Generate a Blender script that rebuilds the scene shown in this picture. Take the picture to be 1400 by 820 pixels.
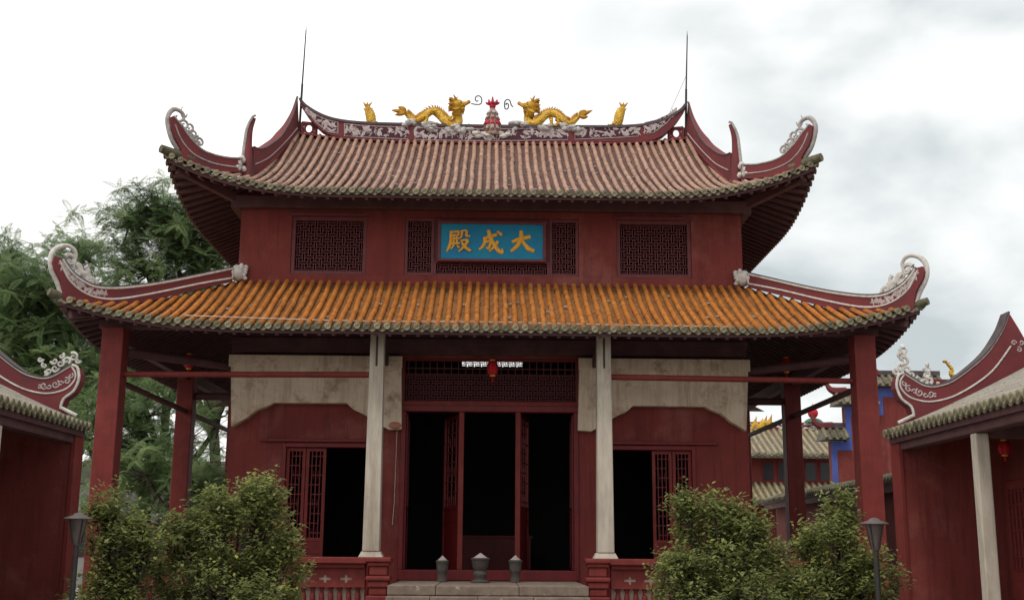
import bpy, bmesh, math, random
import numpy as np
from mathutils import Matrix, Vector
random.seed(7); rng = np.random.default_rng(7)
for o in list(bpy.data.objects): bpy.data.objects.remove(o)
S = bpy.context.scene; COL = S.collection
rad = math.radians

# ------------------------------------------------------------------ camera
FPX = 1600.0
CAM = np.array([0.0, -25.5, 1.6])
PITCH, YAW, ROLL = math.atan(338/1600), math.atan(29/1600), rad(.4)
RM = Matrix.Rotation(-YAW, 3, 'Z') @ Matrix.Rotation(math.pi/2+PITCH, 3, 'X') @ Matrix.Rotation(ROLL, 3, 'Z')
cd = bpy.data.cameras.new('camera'); cam = bpy.data.objects.new('camera', cd); COL.objects.link(cam)
cam.matrix_world = Matrix.Translation(CAM) @ RM.to_4x4()
cd.sensor_fit = 'HORIZONTAL'; cd.sensor_width = 36; cd.lens = 36*FPX/1400; cd.clip_start = .1; cd.clip_end = 6000
S.camera = cam
RMn = np.array(RM)

# ------------------------------------------------------------------ sky, sun, exposure
SUN_EL, SUN_AZ = rad(60), rad(-155)          # azimuth measured from +Y towards +X
W = bpy.data.worlds.new('World'); S.world = W; W.use_nodes = True
nt = W.node_tree; nt.nodes.clear(); N = nt.nodes.new; L = nt.links.new
out = N('ShaderNodeOutputWorld')
sky = N('ShaderNodeTexSky'); sky.sky_type = 'NISHITA'; sky.sun_disc = False
sky.sun_elevation = SUN_EL; sky.sun_rotation = SUN_AZ; sky.air_density = 1.2; sky.dust_density = 3.0
tc = N('ShaderNodeTexCoord'); mp = N('ShaderNodeMapping'); mp.inputs['Scale'].default_value = (1, 1, 1.75); mp.inputs['Location'].default_value = (2.6, 4.4, 1.9)
n1 = N('ShaderNodeTexNoise'); n1.inputs['Scale'].default_value = 6.0; n1.inputs['Detail'].default_value = 6; n1.inputs['Roughness'].default_value = .45; n1.inputs['Distortion'].default_value = .1
n2 = N('ShaderNodeTexNoise'); n2.inputs['Scale'].default_value = 1.15; n2.inputs['Detail'].default_value = 2
rp = N('ShaderNodeValToRGB'); rp.color_ramp.elements[0].position = .36; rp.color_ramp.elements[0].color = (1, 1, 1, 1)
rp.color_ramp.elements[1].position = .76; rp.color_ramp.elements[1].color = (0, 0, 0, 1)
# the veil is thickest to the east (+X): grey cloud banks there, thin bright veil towards the sun
sep = N('ShaderNodeSeparateXYZ')
mr = N('ShaderNodeMapRange'); mr.inputs['From Min'].default_value = -.06; mr.inputs['From Max'].default_value = .22; mr.inputs['To Min'].default_value = 0.0; mr.inputs['To Max'].default_value = 1.0
ml = N('ShaderNodeMath'); ml.operation = 'MULTIPLY'
cm = N('ShaderNodeMix'); cm.data_type = 'RGBA'; cm.inputs['A'].default_value = (.92, .91, .885, 1); cm.inputs['B'].default_value = (.385, .425, .435, 1)
bg1 = N('ShaderNodeBackground'); bg1.inputs['Strength'].default_value = .1
bg2 = N('ShaderNodeBackground'); bg2.inputs['Strength'].default_value = 1.0
mx = N('ShaderNodeMixShader'); mx.inputs[0].default_value = .93
L(tc.outputs['Generated'], mp.inputs['Vector']); L(mp.outputs[0], n1.inputs['Vector'])
L(tc.outputs['Generated'], sep.inputs[0]); L(sep.outputs['X'], mr.inputs['Value'])
L(n1.outputs['Fac'], rp.inputs['Fac']); L(rp.outputs['Color'], ml.inputs[0]); L(mr.outputs[0], ml.inputs[1])
L(ml.outputs[0], cm.inputs['Factor']); L(cm.outputs['Result'], bg2.inputs['Color'])
L(sky.outputs[0], bg1.inputs['Color']); L(bg1.outputs[0], mx.inputs[1]); L(bg2.outputs[0], mx.inputs[2]); L(mx.outputs[0], out.inputs['Surface'])
sl = bpy.data.lights.new('sun', 'SUN'); sun = bpy.data.objects.new('sun', sl); COL.objects.link(sun)
sl.energy = 1.1; sl.angle = rad(14); sl.color = (1, .96, .9)
sd = Vector((math.sin(SUN_AZ)*math.cos(SUN_EL), math.cos(SUN_AZ)*math.cos(SUN_EL), math.sin(SUN_EL)))
sun.rotation_euler = sd.to_track_quat('Z', 'Y').to_euler(); sun.location = (0, 0, 40)
S.view_settings.view_transform = 'Standard'; S.view_settings.look = 'None'; S.view_settings.gamma = 1; S.view_settings.exposure = .62
S.view_settings.use_curve_mapping = False

# ------------------------------------------------------------------ helpers
def ray(px, py):
    return RMn @ np.array([(px-700)/FPX, (410-py)/FPX, -1.0])
def onplane(px, py, p0, n):
    d = ray(px, py); t = np.dot(np.array(p0)-CAM, n)/np.dot(d, n); return CAM+t*d
def at(px, py, Y): return onplane(px, py, (0, Y, 0), (0, 1.0, 0))
def V(*a): return np.array(a, float)
def unit(v): v = np.asarray(v, float); return v/np.linalg.norm(v)

def mat(name, c1, c2=None, scale=3.0, rough=.7, metal=0.0, bump=0.0, bscale=30.0, c3=None, s3=.6, vary=0.0, spec=.3, stretch=(1, 1, 1), lo=.38, hi=.66, lo3=.52, hi3=.68, streak=None, sfac=.5, scales=0):
    m = bpy.data.materials.new(name); m.use_nodes = True; t = m.node_tree; b = t.nodes['Principled BSDF']
    b.inputs['Roughness'].default_value = rough; b.inputs['Metallic'].default_value = metal; b.inputs['Specular IOR Level'].default_value = spec
    tc = t.nodes.new('ShaderNodeTexCoord'); mp = t.nodes.new('ShaderNodeMapping'); mp.inputs['Scale'].default_value = stretch
    t.links.new(tc.outputs['Object'], mp.inputs['Vector'])
    def noise(sc, det=6, r=.6):
        n = t.nodes.new('ShaderNodeTexNoise'); n.inputs['Scale'].default_value = sc; n.inputs['Detail'].default_value = det; n.inputs['Roughness'].default_value = r
        t.links.new(mp.outputs[0], n.inputs['Vector']); return n
    def ramp(src, a, bb):
        r = t.nodes.new('ShaderNodeMapRange'); r.inputs['From Min'].default_value = a; r.inputs['From Max'].default_value = bb
        t.links.new(src, r.inputs['Value']); return r.outputs[0]
    cur = None
    if c2 is None: c2 = tuple(x*.75 for x in c1)
    x = t.nodes.new('ShaderNodeMix'); x.data_type = 'RGBA'; x.inputs['A'].default_value = (*c1, 1); x.inputs['B'].default_value = (*c2, 1)
    t.links.new(ramp(noise(scale).outputs['Fac'], lo, hi), x.inputs['Factor']); cur = x.outputs['Result']
    if c3 is not None:
        y = t.nodes.new('ShaderNodeMix'); y.data_type = 'RGBA'; y.inputs['B'].default_value = (*c3, 1)
        t.links.new(cur, y.inputs['A']); t.links.new(ramp(noise(s3, 8, .7).outputs['Fac'], lo3, hi3), y.inputs['Factor']); cur = y.outputs['Result']
    if streak is not None:
        ms = t.nodes.new('ShaderNodeMapping'); ms.inputs['Scale'].default_value = (3.2, 3.2, .28); t.links.new(tc.outputs['Object'], ms.inputs['Vector'])
        for sc_, a_, b_ in ((1.3, .5, .68), (4.0, .53, .7)):
            ns = t.nodes.new('ShaderNodeTexNoise'); ns.inputs['Scale'].default_value = sc_; ns.inputs['Detail'].default_value = 7; ns.inputs['Roughness'].default_value = .68; t.links.new(ms.outputs[0], ns.inputs['Vector'])
            q = t.nodes.new('ShaderNodeMapRange'); q.inputs['From Min'].default_value = a_; q.inputs['From Max'].default_value = b_; q.inputs['To Max'].default_value = sfac; t.links.new(ns.outputs['Fac'], q.inputs['Value'])
            y = t.nodes.new('ShaderNodeMix'); y.data_type = 'RGBA'; y.inputs['B'].default_value = (*streak, 1); t.links.new(cur, y.inputs['A']); t.links.new(q.outputs[0], y.inputs['Factor']); cur = y.outputs['Result']
    if vary:
        oi = t.nodes.new('ShaderNodeObjectInfo'); h = t.nodes.new('ShaderNodeHueSaturation'); r = t.nodes.new('ShaderNodeMapRange')
        r.inputs['To Min'].default_value = 1-vary; r.inputs['To Max'].default_value = 1+vary
        t.links.new(oi.outputs['Random'], r.inputs['Value']); t.links.new(r.outputs[0], h.inputs['Value']); t.links.new(cur, h.inputs['Color']); cur = h.outputs['Color']
    t.links.new(cur, b.inputs['Base Color'])
    if scales:
        vo = t.nodes.new('ShaderNodeTexVoronoi'); vo.inputs['Scale'].default_value = scales; t.links.new(tc.outputs['Object'], vo.inputs['Vector'])
        bp = t.nodes.new('ShaderNodeBump'); bp.inputs['Strength'].default_value = .9; bp.inputs['Distance'].default_value = .03; bp.invert = True
        t.links.new(vo.outputs['Distance'], bp.inputs['Height']); t.links.new(bp.outputs[0], b.inputs['Normal'])
    elif bump:
        bp = t.nodes.new('ShaderNodeBump'); bp.inputs['Strength'].default_value = bump; bp.inputs['Distance'].default_value = .02
        t.links.new(noise(bscale, 5).outputs['Fac'], bp.inputs['Height']); t.links.new(bp.outputs[0], b.inputs['Normal'])
    return m

def tile_mat(name, c1, c2, moss, scale, vary, moss_hi=.55, rough=.6, dark=(.12, .08, .05), pale=(.42, .34, .26)):
    """roof tile: mottled body colour, moss and lichen that thicken towards the eave (attribute 'eave' = metres up the slope)"""
    m = mat(name, c1, c2, scale=scale, rough=rough, bump=.25, bscale=22, vary=vary, lo=.35, hi=.7)
    t = m.node_tree; b = t.nodes['Principled BSDF']; src = b.inputs['Base Color'].links[0].from_socket
    a = t.nodes.new('ShaderNodeAttribute'); a.attribute_name = 'eave'
    tc = t.nodes.new('ShaderNodeTexCoord'); n = t.nodes.new('ShaderNodeTexNoise'); n.inputs['Scale'].default_value = 7; n.inputs['Detail'].default_value = 7; n.inputs['Roughness'].default_value = .7
    t.links.new(tc.outputs['Object'], n.inputs['Vector'])
    r1 = t.nodes.new('ShaderNodeMapRange'); r1.inputs['From Min'].default_value = 0.0; r1.inputs['From Max'].default_value = .75; r1.inputs['To Min'].default_value = .55; r1.inputs['To Max'].default_value = 0.0
    t.links.new(a.outputs['Fac'], r1.inputs['Value'])
    ad = t.nodes.new('ShaderNodeMath'); ad.operation = 'ADD'; t.links.new(n.outputs['Fac'], ad.inputs[0]); t.links.new(r1.outputs[0], ad.inputs[1])
    r2 = t.nodes.new('ShaderNodeMapRange'); r2.inputs['From Min'].default_value = moss_hi; r2.inputs['From Max'].default_value = moss_hi+.3
    t.links.new(ad.outputs[0], r2.inputs['Value'])
    x = t.nodes.new('ShaderNodeMix'); x.data_type = 'RGBA'; x.inputs['B'].default_value = (*moss, 1)
    t.links.new(src, x.inputs['A']); t.links.new(r2.outputs[0], x.inputs['Factor'])
    # soot and bleached patches that run over several rows, and fine chips
    cur = x.outputs['Result']
    for sc, lo, hi, fac, mode in ((1.1, .5, .72, .55, dark), (13, .56, .66, .5, dark), (2.3, .52, .7, .35, pale), (24, .63, .7, .6, pale)):
        nn = t.nodes.new('ShaderNodeTexNoise'); nn.inputs['Scale'].default_value = sc; nn.inputs['Detail'].default_value = 6; nn.inputs['Roughness'].default_value = .65
        t.links.new(tc.outputs['Object'], nn.inputs['Vector'])
        q = t.nodes.new('ShaderNodeMapRange'); q.inputs['From Min'].default_value = lo; q.inputs['From Max'].default_value = hi; q.inputs['To Max'].default_value = fac; t.links.new(nn.outputs['Fac'], q.inputs['Value'])
        y = t.nodes.new('ShaderNodeMix'); y.data_type = 'RGBA'; y.inputs['B'].default_value = (*mode, 1); t.links.new(cur, y.inputs['A']); t.links.new(q.outputs[0], y.inputs['Factor']); cur = y.outputs['Result']
    t.links.new(cur, b.inputs['Base Color'])
    return m

def leaf_mat(name, c1, c2, c3, scale=1.0, trans=.28):
    m = bpy.data.materials.new(name); m.use_nodes = True; t = m.node_tree; t.nodes.clear()
    o = t.nodes.new('ShaderNodeOutputMaterial'); a = t.nodes.new('ShaderNodeAttribute'); a.attribute_name = 'tint'
    r = t.nodes.new('ShaderNodeValToRGB'); e = r.color_ramp.elements; e[0].color = (*c1, 1); e[1].color = (*c3, 1); k = e.new(.6); k.color = (*c2, 1)
    p = t.nodes.new('ShaderNodeBsdfPrincipled'); p.inputs['Roughness'].default_value = .5; p.inputs['Specular IOR Level'].default_value = .18
    tr = t.nodes.new('ShaderNodeBsdfTranslucent'); mx = t.nodes.new('ShaderNodeMixShader'); mx.inputs[0].default_value = trans
    t.links.new(a.outputs['Fac'], r.inputs['Fac']); t.links.new(r.outputs[0], p.inputs['Base Color']); t.links.new(r.outputs[0], tr.inputs['Color'])
    t.links.new(p.outputs[0], mx.inputs[1]); t.links.new(tr.outputs[0], mx.inputs[2]); t.links.new(mx.outputs[0], o.inputs['Surface'])
    return m

M = {}
M['wall'] = mat('red_limewash', (.185, .036, .030), (.145, .029, .026), scale=1.2, rough=.85, bump=.2, bscale=40, c3=(.235, .08, .066), s3=.8, lo3=.5, hi3=.74, streak=(.095, .02, .018), sfac=.6, spec=.25)
M['wood'] = mat('red_lacquer_wood', (.165, .012, .014), (.115, .009, .012), scale=4, rough=.5, bump=.1, bscale=25, stretch=(3, 3, .6), c3=(.09, .012, .012), s3=1.5)
M['brightwood'] = mat('bright_red_paint', (.180, .029, .025), (.140, .024, .021), scale=3, rough=.6, bump=.12, c3=(.25, .055, .045), s3=1.6, lo3=.54, hi3=.8, streak=(.095, .018, .015), sfac=.55, spec=.2)
M['darkwood'] = mat('dark_red_timber', (.098, .044, .046), (.066, .030, .032), scale=3, rough=.75, bump=.15, c3=(.12, .07, .055), s3=1.6, lo3=.58, hi3=.8)
M['lattice'] = mat('dusky_red_lattice', (.15, .042, .046), (.115, .034, .038), scale=6, rough=.7)
M['door_lattice'] = mat('red_door_lattice', (.14, .022, .022), (.10, .018, .02), scale=6, rough=.7)
M['ridge'] = mat('maroon_ridge_plaster', (.165, .032, .034), (.125, .026, .03), scale=1.6, rough=.8, bump=.1, c3=(.10, .03, .035), s3=1.1)
M['ridgepanel'] = mat('dark_purple_panel', (.075, .022, .032), (.05, .018, .026), scale=4, rough=.85)
M['ridgetop'] = mat('grey_coping', (.10, .075, .08), (.06, .05, .052), scale=5, rough=.85)
M['white'] = mat('weathered_white_plaster', (.60, .57, .53), (.42, .39, .36), scale=9, rough=.85, bump=.15, c3=(.22, .20, .18), s3=4, lo3=.58, hi3=.8)
M['greywhite'] = mat('greyed_white_scrollwork', (.42, .39, .37), (.28, .26, .25), scale=9, rough=.9, bump=.15, c3=(.15, .13, .12), s3=5, lo3=.56, hi3=.8)
M['reliefwhite'] = mat('pale_pink_relief', (.46, .39, .385), (.33, .27, .27), scale=12, rough=.9)
M['stonepillar'] = mat('pale_stone_pillar', (.47, .415, .345), (.37, .325, .27), scale=5, rough=.85, bump=.2, bscale=50, stretch=(1, 1, .3), c3=(.24, .19, .145), s3=2.2, lo3=.56, hi3=.8, streak=(.25, .19, .14), sfac=.5)
M['plaster'] = mat('stained_cream_plaster', (.64, .53, .41), (.53, .425, .32), scale=2.2, rough=.9, bump=.3, bscale=26, c3=(.25, .16, .10), s3=2.4, lo3=.52, hi3=.72, streak=(.30, .20, .14), sfac=.55)
M['peach'] = mat('faded_orange_paint', (.42, .15, .09), (.36, .2, .14), scale=8, rough=.9)
M['palepink'] = mat('pale_pink_plaster', (.50, .36, .31), (.40, .27, .23), scale=6, rough=.9, c3=(.25, .08, .07), s3=5, lo3=.58, hi3=.7)
M['stone'] = mat('worn_step_stone', (.21, .158, .125), (.14, .105, .082), scale=5, rough=.9, bump=.4, bscale=22, c3=(.44, .39, .34), s3=3.2, lo3=.6, hi3=.68)
M['urnstone'] = mat('grey_stone_urn', (.075, .062, .055), (.048, .041, .037), scale=14, rough=.9, bump=.4, bscale=40)
M['ash'] = mat('pale_ash', (.36, .30, .29), (.26, .21, .2), scale=30, rough=1, bump=.4, bscale=60)
M['black'] = mat('interior_shade_black', (.018, .014, .014), (.012, .01, .01), rough=.9)  # indoor shade put into the colour of rear wall and ceiling
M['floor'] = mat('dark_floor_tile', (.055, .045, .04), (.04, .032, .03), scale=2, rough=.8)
M['blue'] = mat('blue_board', (.0, .17, .35), (.0, .22, .34), scale=2.2, rough=.5)
M['bluepaint'] = mat('blue_wall_border', (.055, .085, .33), (.08, .115, .34), scale=3, rough=.85, streak=(.06, .07, .2), sfac=.6)
M['gold'] = mat('gilded_paint', (.66, .41, .03), (.46, .24, .016), scale=9, rough=.45, metal=.2, spec=.5, scales=26, c3=(.30, .12, .012), s3=6, lo3=.5, hi3=.7)
M['golddark'] = mat('darker_gilding', (.46, .23, .015), (.30, .13, .01), scale=10, rough=.5, metal=.2, bump=.3, bscale=35)
M['signgold'] = mat('sign_gold', (.80, .42, .045), (.66, .31, .03), scale=14, rough=.5)
M['redbright'] = mat('lantern_red', (.55, .008, .02), (.42, .006, .016), scale=8, rough=.6)
M['finialred'] = mat('glazed_red', (.42, .012, .04), (.30, .01, .03), scale=12, rough=.5)
M['petal'] = mat('mosaic_petals', (.30, .19, .13), (.20, .075, .09), scale=18, rough=.7, c3=(.40, .35, .3), s3=14, lo3=.5, hi3=.6)
M['iron'] = mat('dark_iron', (.02, .02, .02), (.03, .025, .022), scale=10, rough=.6)
M['wire'] = mat('grey_wire', (.12, .12, .12), rough=.6)
M['lampgrey'] = mat('lamp_cap', (.10, .08, .075), (.07, .058, .055), rough=.5)
M['lampglass'] = mat('lamp_glass', (.095, .075, .07), (.065, .052, .05), rough=.3)
M['rowU'] = tile_mat('faded_pink_cover_tile', (.365, .215, .15), (.25, .135, .095), (.10, .085, .058), 4.5, .10, moss_hi=.78, dark=(.15, .08, .06), pale=(.50, .36, .28))
M['panU'] = tile_mat('faded_brown_pan_tile', (.135, .062, .046), (.09, .044, .033), (.065, .05, .036), 5, 0, moss_hi=.66, dark=(.10, .05, .04), pale=(.34, .2, .15))
M['rowL'] = tile_mat('orange_cover_tile', (.45, .165, .032), (.31, .10, .022), (.13, .09, .045), 5, .12, moss_hi=.77, rough=.42, dark=(.20, .075, .022), pale=(.58, .30, .09))
M['panL'] = tile_mat('orange_brown_pan_tile', (.30, .125, .04), (.175, .082, .032), (.09, .066, .034), 7, 0, moss_hi=.62, rough=.55, dark=(.05, .03, .017), pale=(.44, .22, .07))
M['rowS'] = tile_mat('grey_cover_tile', (.265, .24, .20), (.20, .18, .15), (.10, .09, .06), 4, .07, moss_hi=.8)
M['panS'] = tile_mat('grey_pan_tile', (.215, .19, .155), (.16, .14, .115), (.09, .08, .055), 5, 0, moss_hi=.72)
M['rowF'] = tile_mat('olive_cover_tile', (.33, .26, .15), (.22, .18, .10), (.12, .11, .06), 4, .1, moss_hi=.8)
M['eaveG'] = mat('mossy_eave_tile', (.17, .145, .095), (.095, .085, .055), scale=14, rough=.85, bump=.3, vary=.35, c3=(.07, .085, .04), s3=9, lo3=.5, hi3=.65)
M['eaveP'] = mat('pale_eave_disc', (.24, .205, .14), (.13, .115, .07), scale=14, rough=.85, bump=.3, vary=.4, c3=(.07, .085, .04), s3=9, lo3=.5, hi3=.65)
M['bark'] = mat('tree_bark', (.075, .06, .045), (.045, .036, .028), scale=6, rough=.95, bump=.5, bscale=20, stretch=(2, 2, .5))
M['treeleaf'] = leaf_mat('tree_leaf', (.095, .15, .060), (.165, .235, .095), (.26, .33, .14), trans=.46)
M['bushleaf'] = leaf_mat('shrub_leaf', (.12, .142, .05), (.255, .282, .10), (.48, .48, .08), trans=.45)
M['housewhite'] = mat('distant_whitewash', (.45, .44, .42), (.36, .35, .33), scale=1, rough=.9)
M['glass'] = mat('dark_glass', (.03, .03, .035), rough=.2)
M['cloudgrey'] = mat('grey_cloud_plaster', (.46, .43, .415), (.31, .285, .275), scale=12, rough=.95, bump=.4, bscale=25)
M['green'] = mat('green_glaze', (.03, .10, .05), rough=.5)

def pave_mat():
    m = bpy.data.materials.new('courtyard_paving'); m.use_nodes = True; t = m.node_tree; b = t.nodes['Principled BSDF']; b.inputs['Roughness'].default_value = .9
    tc = t.nodes.new('ShaderNodeTexCoord'); br = t.nodes.new('ShaderNodeTexBrick'); br.inputs['Scale'].default_value = 1.0
    br.inputs['Color1'].default_value = (.40, .365, .32, 1); br.inputs['Color2'].default_value = (.33, .30, .265, 1); br.inputs['Mortar'].default_value = (.10, .095, .08, 1)
    br.inputs['Mortar Size'].default_value = .012; br.inputs['Brick Width'].default_value = .8; br.inputs['Row Height'].default_value = .4
    n = t.nodes.new('ShaderNodeTexNoise'); n.inputs['Scale'].default_value = .8; n.inputs['Detail'].default_value = 8
    x = t.nodes.new('ShaderNodeMix'); x.data_type = 'RGBA'; x.blend_type = 'MULTIPLY'; x.inputs['Factor'].default_value = .3
    t.links.new(tc.outputs['Object'], br.inputs['Vector']); t.links.new(tc.outputs['Object'], n.inputs['Vector'])
    t.links.new(br.outputs['Color'], x.inputs['A']); t.links.new(n.outputs['Color'], x.inputs['B']); t.links.new(x.outputs['Result'], b.inputs['Base Color']); return m
M['pave'] = pave_mat()

class MB:
    def __init__(s): s.v = []; s.f = []; s.e = []; s.useE = False
    def add(s, verts, faces, e=None):
        b = len(s.v); s.v += [tuple(map(float, p)) for p in verts]; s.f += [tuple(i+b for i in q) for q in faces]
        s.e += list(e) if e is not None else [9.0]*len(verts)
        if e is not None: s.useE = True
        return s
    def box(s, x0, x1, y0, y1, z0, z1, taper=None):
        a = 0 if taper is None else taper
        return s.add([(x0, y0, z0), (x1, y0, z0), (x1, y1, z0), (x0, y1, z0), (x0+a, y0+a, z1), (x1-a, y0+a, z1), (x1-a, y1-a, z1), (x0+a, y1-a, z1)],
              [(0, 3, 2, 1), (4, 5, 6, 7), (0, 1, 5, 4), (1, 2, 6, 5), (2, 3, 7, 6), (3, 0, 4, 7)])
    def beam(s, p, q, w, h, up=(0, 0, 1)):
        p, q = V(*p), V(*q); d = unit(q-p); u = np.array(up, float); r = np.cross(d, u); r = unit(r); u = np.cross(r, d)
        vs = [c+r*a*w/2+u*b*h/2 for c in (p, q) for a, b in ((-1, -1), (1, -1), (1, 1), (-1, 1))]
        return s.add(vs, [(0, 1, 2, 3), (7, 6, 5, 4), (0, 4, 5, 1), (1, 5, 6, 2), (2, 6, 7, 3), (3, 7, 4, 0)])
    def prism(s, pts, n, th):
        n = unit(n); k = len(pts); a = [np.asarray(p)+n*th/2 for p in pts]; b = [np.asarray(p)-n*th/2 for p in pts]
        return s.add(a+b, [tuple(range(k)), tuple(range(2*k-1, k-1, -1))]+[(i, (i+1) % k, (i+1) % k+k, i+k) for i in range(k)])
    def tube(s, pts, r, sides=6, cap=True, flat=None, fn=1.0):
        """flat: axis along which the cross-section is squashed by fn"""
        pts = [np.asarray(p, float) for p in pts]; k = len(pts)
        if not hasattr(r, '__len__'): r = [r]*k
        vs = []; ref = None
        for i in range(k):
            d = pts[min(i+1, k-1)]-pts[max(i-1, 0)]; ln = np.linalg.norm(d); d = d/ln if ln > 1e-9 else V(0, 0, 1)
            if flat is not None: ref = unit(flat)
            elif ref is None: ref = V(0, 0, 1) if abs(d[2]) < .9 else V(1, 0, 0)
            a = ref-d*np.dot(ref, d)
            if np.linalg.norm(a) < 1e-6: a = np.cross(d, V(.3, .7, .2))
            a = unit(a); b = np.cross(d, a)
            if flat is None: ref = a
            for j in range(sides):
                t = 2*math.pi*j/sides; vs.append(pts[i]+r[i]*(a*math.cos(t)*(fn if flat is not None else 1)+b*math.sin(t)))
        fs = [(i*sides+j, i*sides+(j+1) % sides, (i+1)*sides+(j+1) % sides, (i+1)*sides+j) for i in range(k-1) for j in range(sides)]
        if cap: fs += [tuple(range(sides-1, -1, -1)), tuple(range((k-1)*sides, k*sides))]
        return s.add(vs, fs)
    def lathe(s, prof, c, n=16, sx=1, sy=1):
        vs = [(c[0]+r*math.cos(2*math.pi*j/n)*sx, c[1]+r*math.sin(2*math.pi*j/n)*sy, c[2]+z) for r, z in prof for j in range(n)]
        k = len(prof)
        return s.add(vs, [(i*n+j, i*n+(j+1) % n, (i+1)*n+(j+1) % n, (i+1)*n+j) for i in range(k-1) for j in range(n)]+[tuple(range(n-1, -1, -1)), tuple(range((k-1)*n, k*n))])
    def blob(s, c, rx, ry, rz, n=8, m=5, jit=0.0):
        vs = []; fs = []
        for i in range(m+1):
            ph = math.pi*i/m
            for j in range(n):
                th = 2*math.pi*j/n; q = 1+random.uniform(-jit, jit) if 0 < i < m else 1
                vs.append((c[0]+rx*q*math.sin(ph)*math.cos(th), c[1]+ry*q*math.sin(ph)*math.sin(th), c[2]+rz*q*math.cos(ph)))
        for i in range(m):
            for j in range(n): fs.append((i*n+j, (i+1)*n+j, (i+1)*n+(j+1) % n, i*n+(j+1) % n))
        return s.add(vs, fs)
    def mirror(s):
        q = MB(); q.v = [(-x, y, z) for x, y, z in s.v]; q.f = [tuple(reversed(f)) for f in s.f]; q.e = list(s.e); q.useE = s.useE; return q
    def mesh(s, name, m, smooth=False, recalc=True):
        me = bpy.data.meshes.new(name); me.from_pydata(s.v, [], s.f); me.materials.append(M[m] if isinstance(m, str) else m)
        if recalc:
            bm = bmesh.new(); bm.from_mesh(me); bmesh.ops.recalc_face_normals(bm, faces=bm.faces); bm.to_mesh(me); bm.free()
        if smooth: me.polygons.foreach_set('use_smooth', [True]*len(me.polygons))
        if s.useE:
            at_ = me.attributes.new('eave', 'FLOAT', 'POINT'); at_.data.foreach_set('value', s.e)
        me.update(); return me
    def build(s, name, m, parent=None, smooth=False, bevel=0, kind=None, recalc=True, label=None):
        o = bpy.data.objects.new(name, s.mesh(name, m, smooth, recalc)); COL.objects.link(o)
        if parent is not None: o.parent = parent
        if bevel:
            md = o.modifiers.new('Bevel', 'BEVEL'); md.width = bevel; md.segments = 2; md.limit_method = 'ANGLE'
        if smooth and not bevel:
            try: o.data.set_sharp_from_angle(angle=rad(50))
            except Exception: pass
        if kind: o['kind'] = kind
        if label: o['label'] = label
        return o
def tag(o, label, cat, group=None):
    o['label'] = label; o['category'] = cat
    if group: o['group'] = group
    return o
def empty(name, loc, label, cat, group=None, parent=None):
    o = bpy.data.objects.new(name, None); COL.objects.link(o); o.location = loc; o.empty_display_size = .2
    return tag(o, label, cat, group)
def link(name, me, parent, loc=None, mw=None):
    o = bpy.data.objects.new(name, me); COL.objects.link(o); o.parent = parent
    if mw is not None: o.matrix_local = mw
    elif loc is not None: o.location = loc
    return o
def root(name, label, cat, group=None):      # Empty at the world origin keeps part meshes in world coordinates
    return empty(name, (0, 0, 0), label, cat, group)
def based(name, loc, label, cat, group=None): return empty(name, loc, label, cat, group)

def spiral(c, u, w, r0, turns, start, n=22, sgn=1, r1=.15):
    """points of a spiral in the plane spanned by unit vectors u, w about c, from radius r0 inwards"""
    ps = []
    for i in range(n):
        k = i/(n-1); r = r0*((1-k)+k*r1); a = start+sgn*turns*2*math.pi*k
        ps.append(np.asarray(c)+u*r*math.cos(a)+w*r*math.sin(a))
    return ps
def smoothpts(P, n=6):
    P = [np.asarray(p, float) for p in P]; o = []
    for i in range(len(P)-1):
        p0, p1, p2, p3 = P[max(i-1, 0)], P[i], P[i+1], P[min(i+2, len(P)-1)]
        for j in range(n):
            t = j/n; o.append(.5*((2*p1)+(p2-p0)*t+(2*p0-5*p1+4*p2-p3)*t*t+(3*p1-p0-3*p2+p3)*t**3))
    o.append(P[-1]); return o

# ------------------------------------------------------------------ ground
g = MB(); g.box(-2500, 2500, -600, 4000, -.5, 0); o = g.build('courtyard_ground', 'pave'); o['kind'] = 'structure'

# ================================================================== MAIN HALL
hall = root('temple_hall', 'large red two-tiered temple hall with orange lower roof, in the middle', 'temple')
WX, WY0, WY1 = 6.11, 2.1, 10.5
FLOOR = .85
# platform
pf = MB(); pf.box(-9.0, 9.0, -.45, 13.2, 0, .35); pf.build('platform', 'stone', hall, bevel=.02)
pf = MB(); pf.box(-WX+.02, WX-.02, 2.14, WY1-.02, .351, FLOOR); pf.build('hall_floor', 'floor', hall)

# walls: front wall built as piers and bands round its openings
def wall_piece(x0, x1, z0, z1, y0=WY0, y1=WY0+.35, m='wall', name='wall'):
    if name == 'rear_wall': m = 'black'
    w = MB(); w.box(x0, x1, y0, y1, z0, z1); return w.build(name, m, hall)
DX = 2.09
for sg in (-1, 1):
    def px(a, b): return (min(sg*a, sg*b), max(sg*a, sg*b))
    wall_piece(*px(DX, 2.74), .351, 6.3); wall_piece(*px(4.84, WX), .351, 6.3)
    wall_piece(*px(2.742, 4.838), 3.96, 6.3)
wall_piece(-DX+.002, DX-.002, 6.0, 6.3)
# middle band behind the lower roof and the upper storey
wall_piece(-WX, WX, 6.302, 8.02)
ZT = 10.05
wall_piece(-WX, -4.87, 8.022, ZT); wall_piece(4.87, WX, 8.022, ZT)
wall_piece(-3.04, -2.12, 8.022, ZT); wall_piece(2.12, 3.04, 8.022, ZT)
wall_piece(-4.868, -3.042, 9.46, ZT); wall_piece(3.042, 4.868, 9.46, ZT); wall_piece(-2.118, 2.118, 9.46, ZT)
wall_piece(-WX, -WX+.35, .351, ZT, WY0+.352, WY1, name='side_wall'); wall_piece(WX-.35, WX, .351, ZT, WY0+.352, WY1, name='side_wall')
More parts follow.
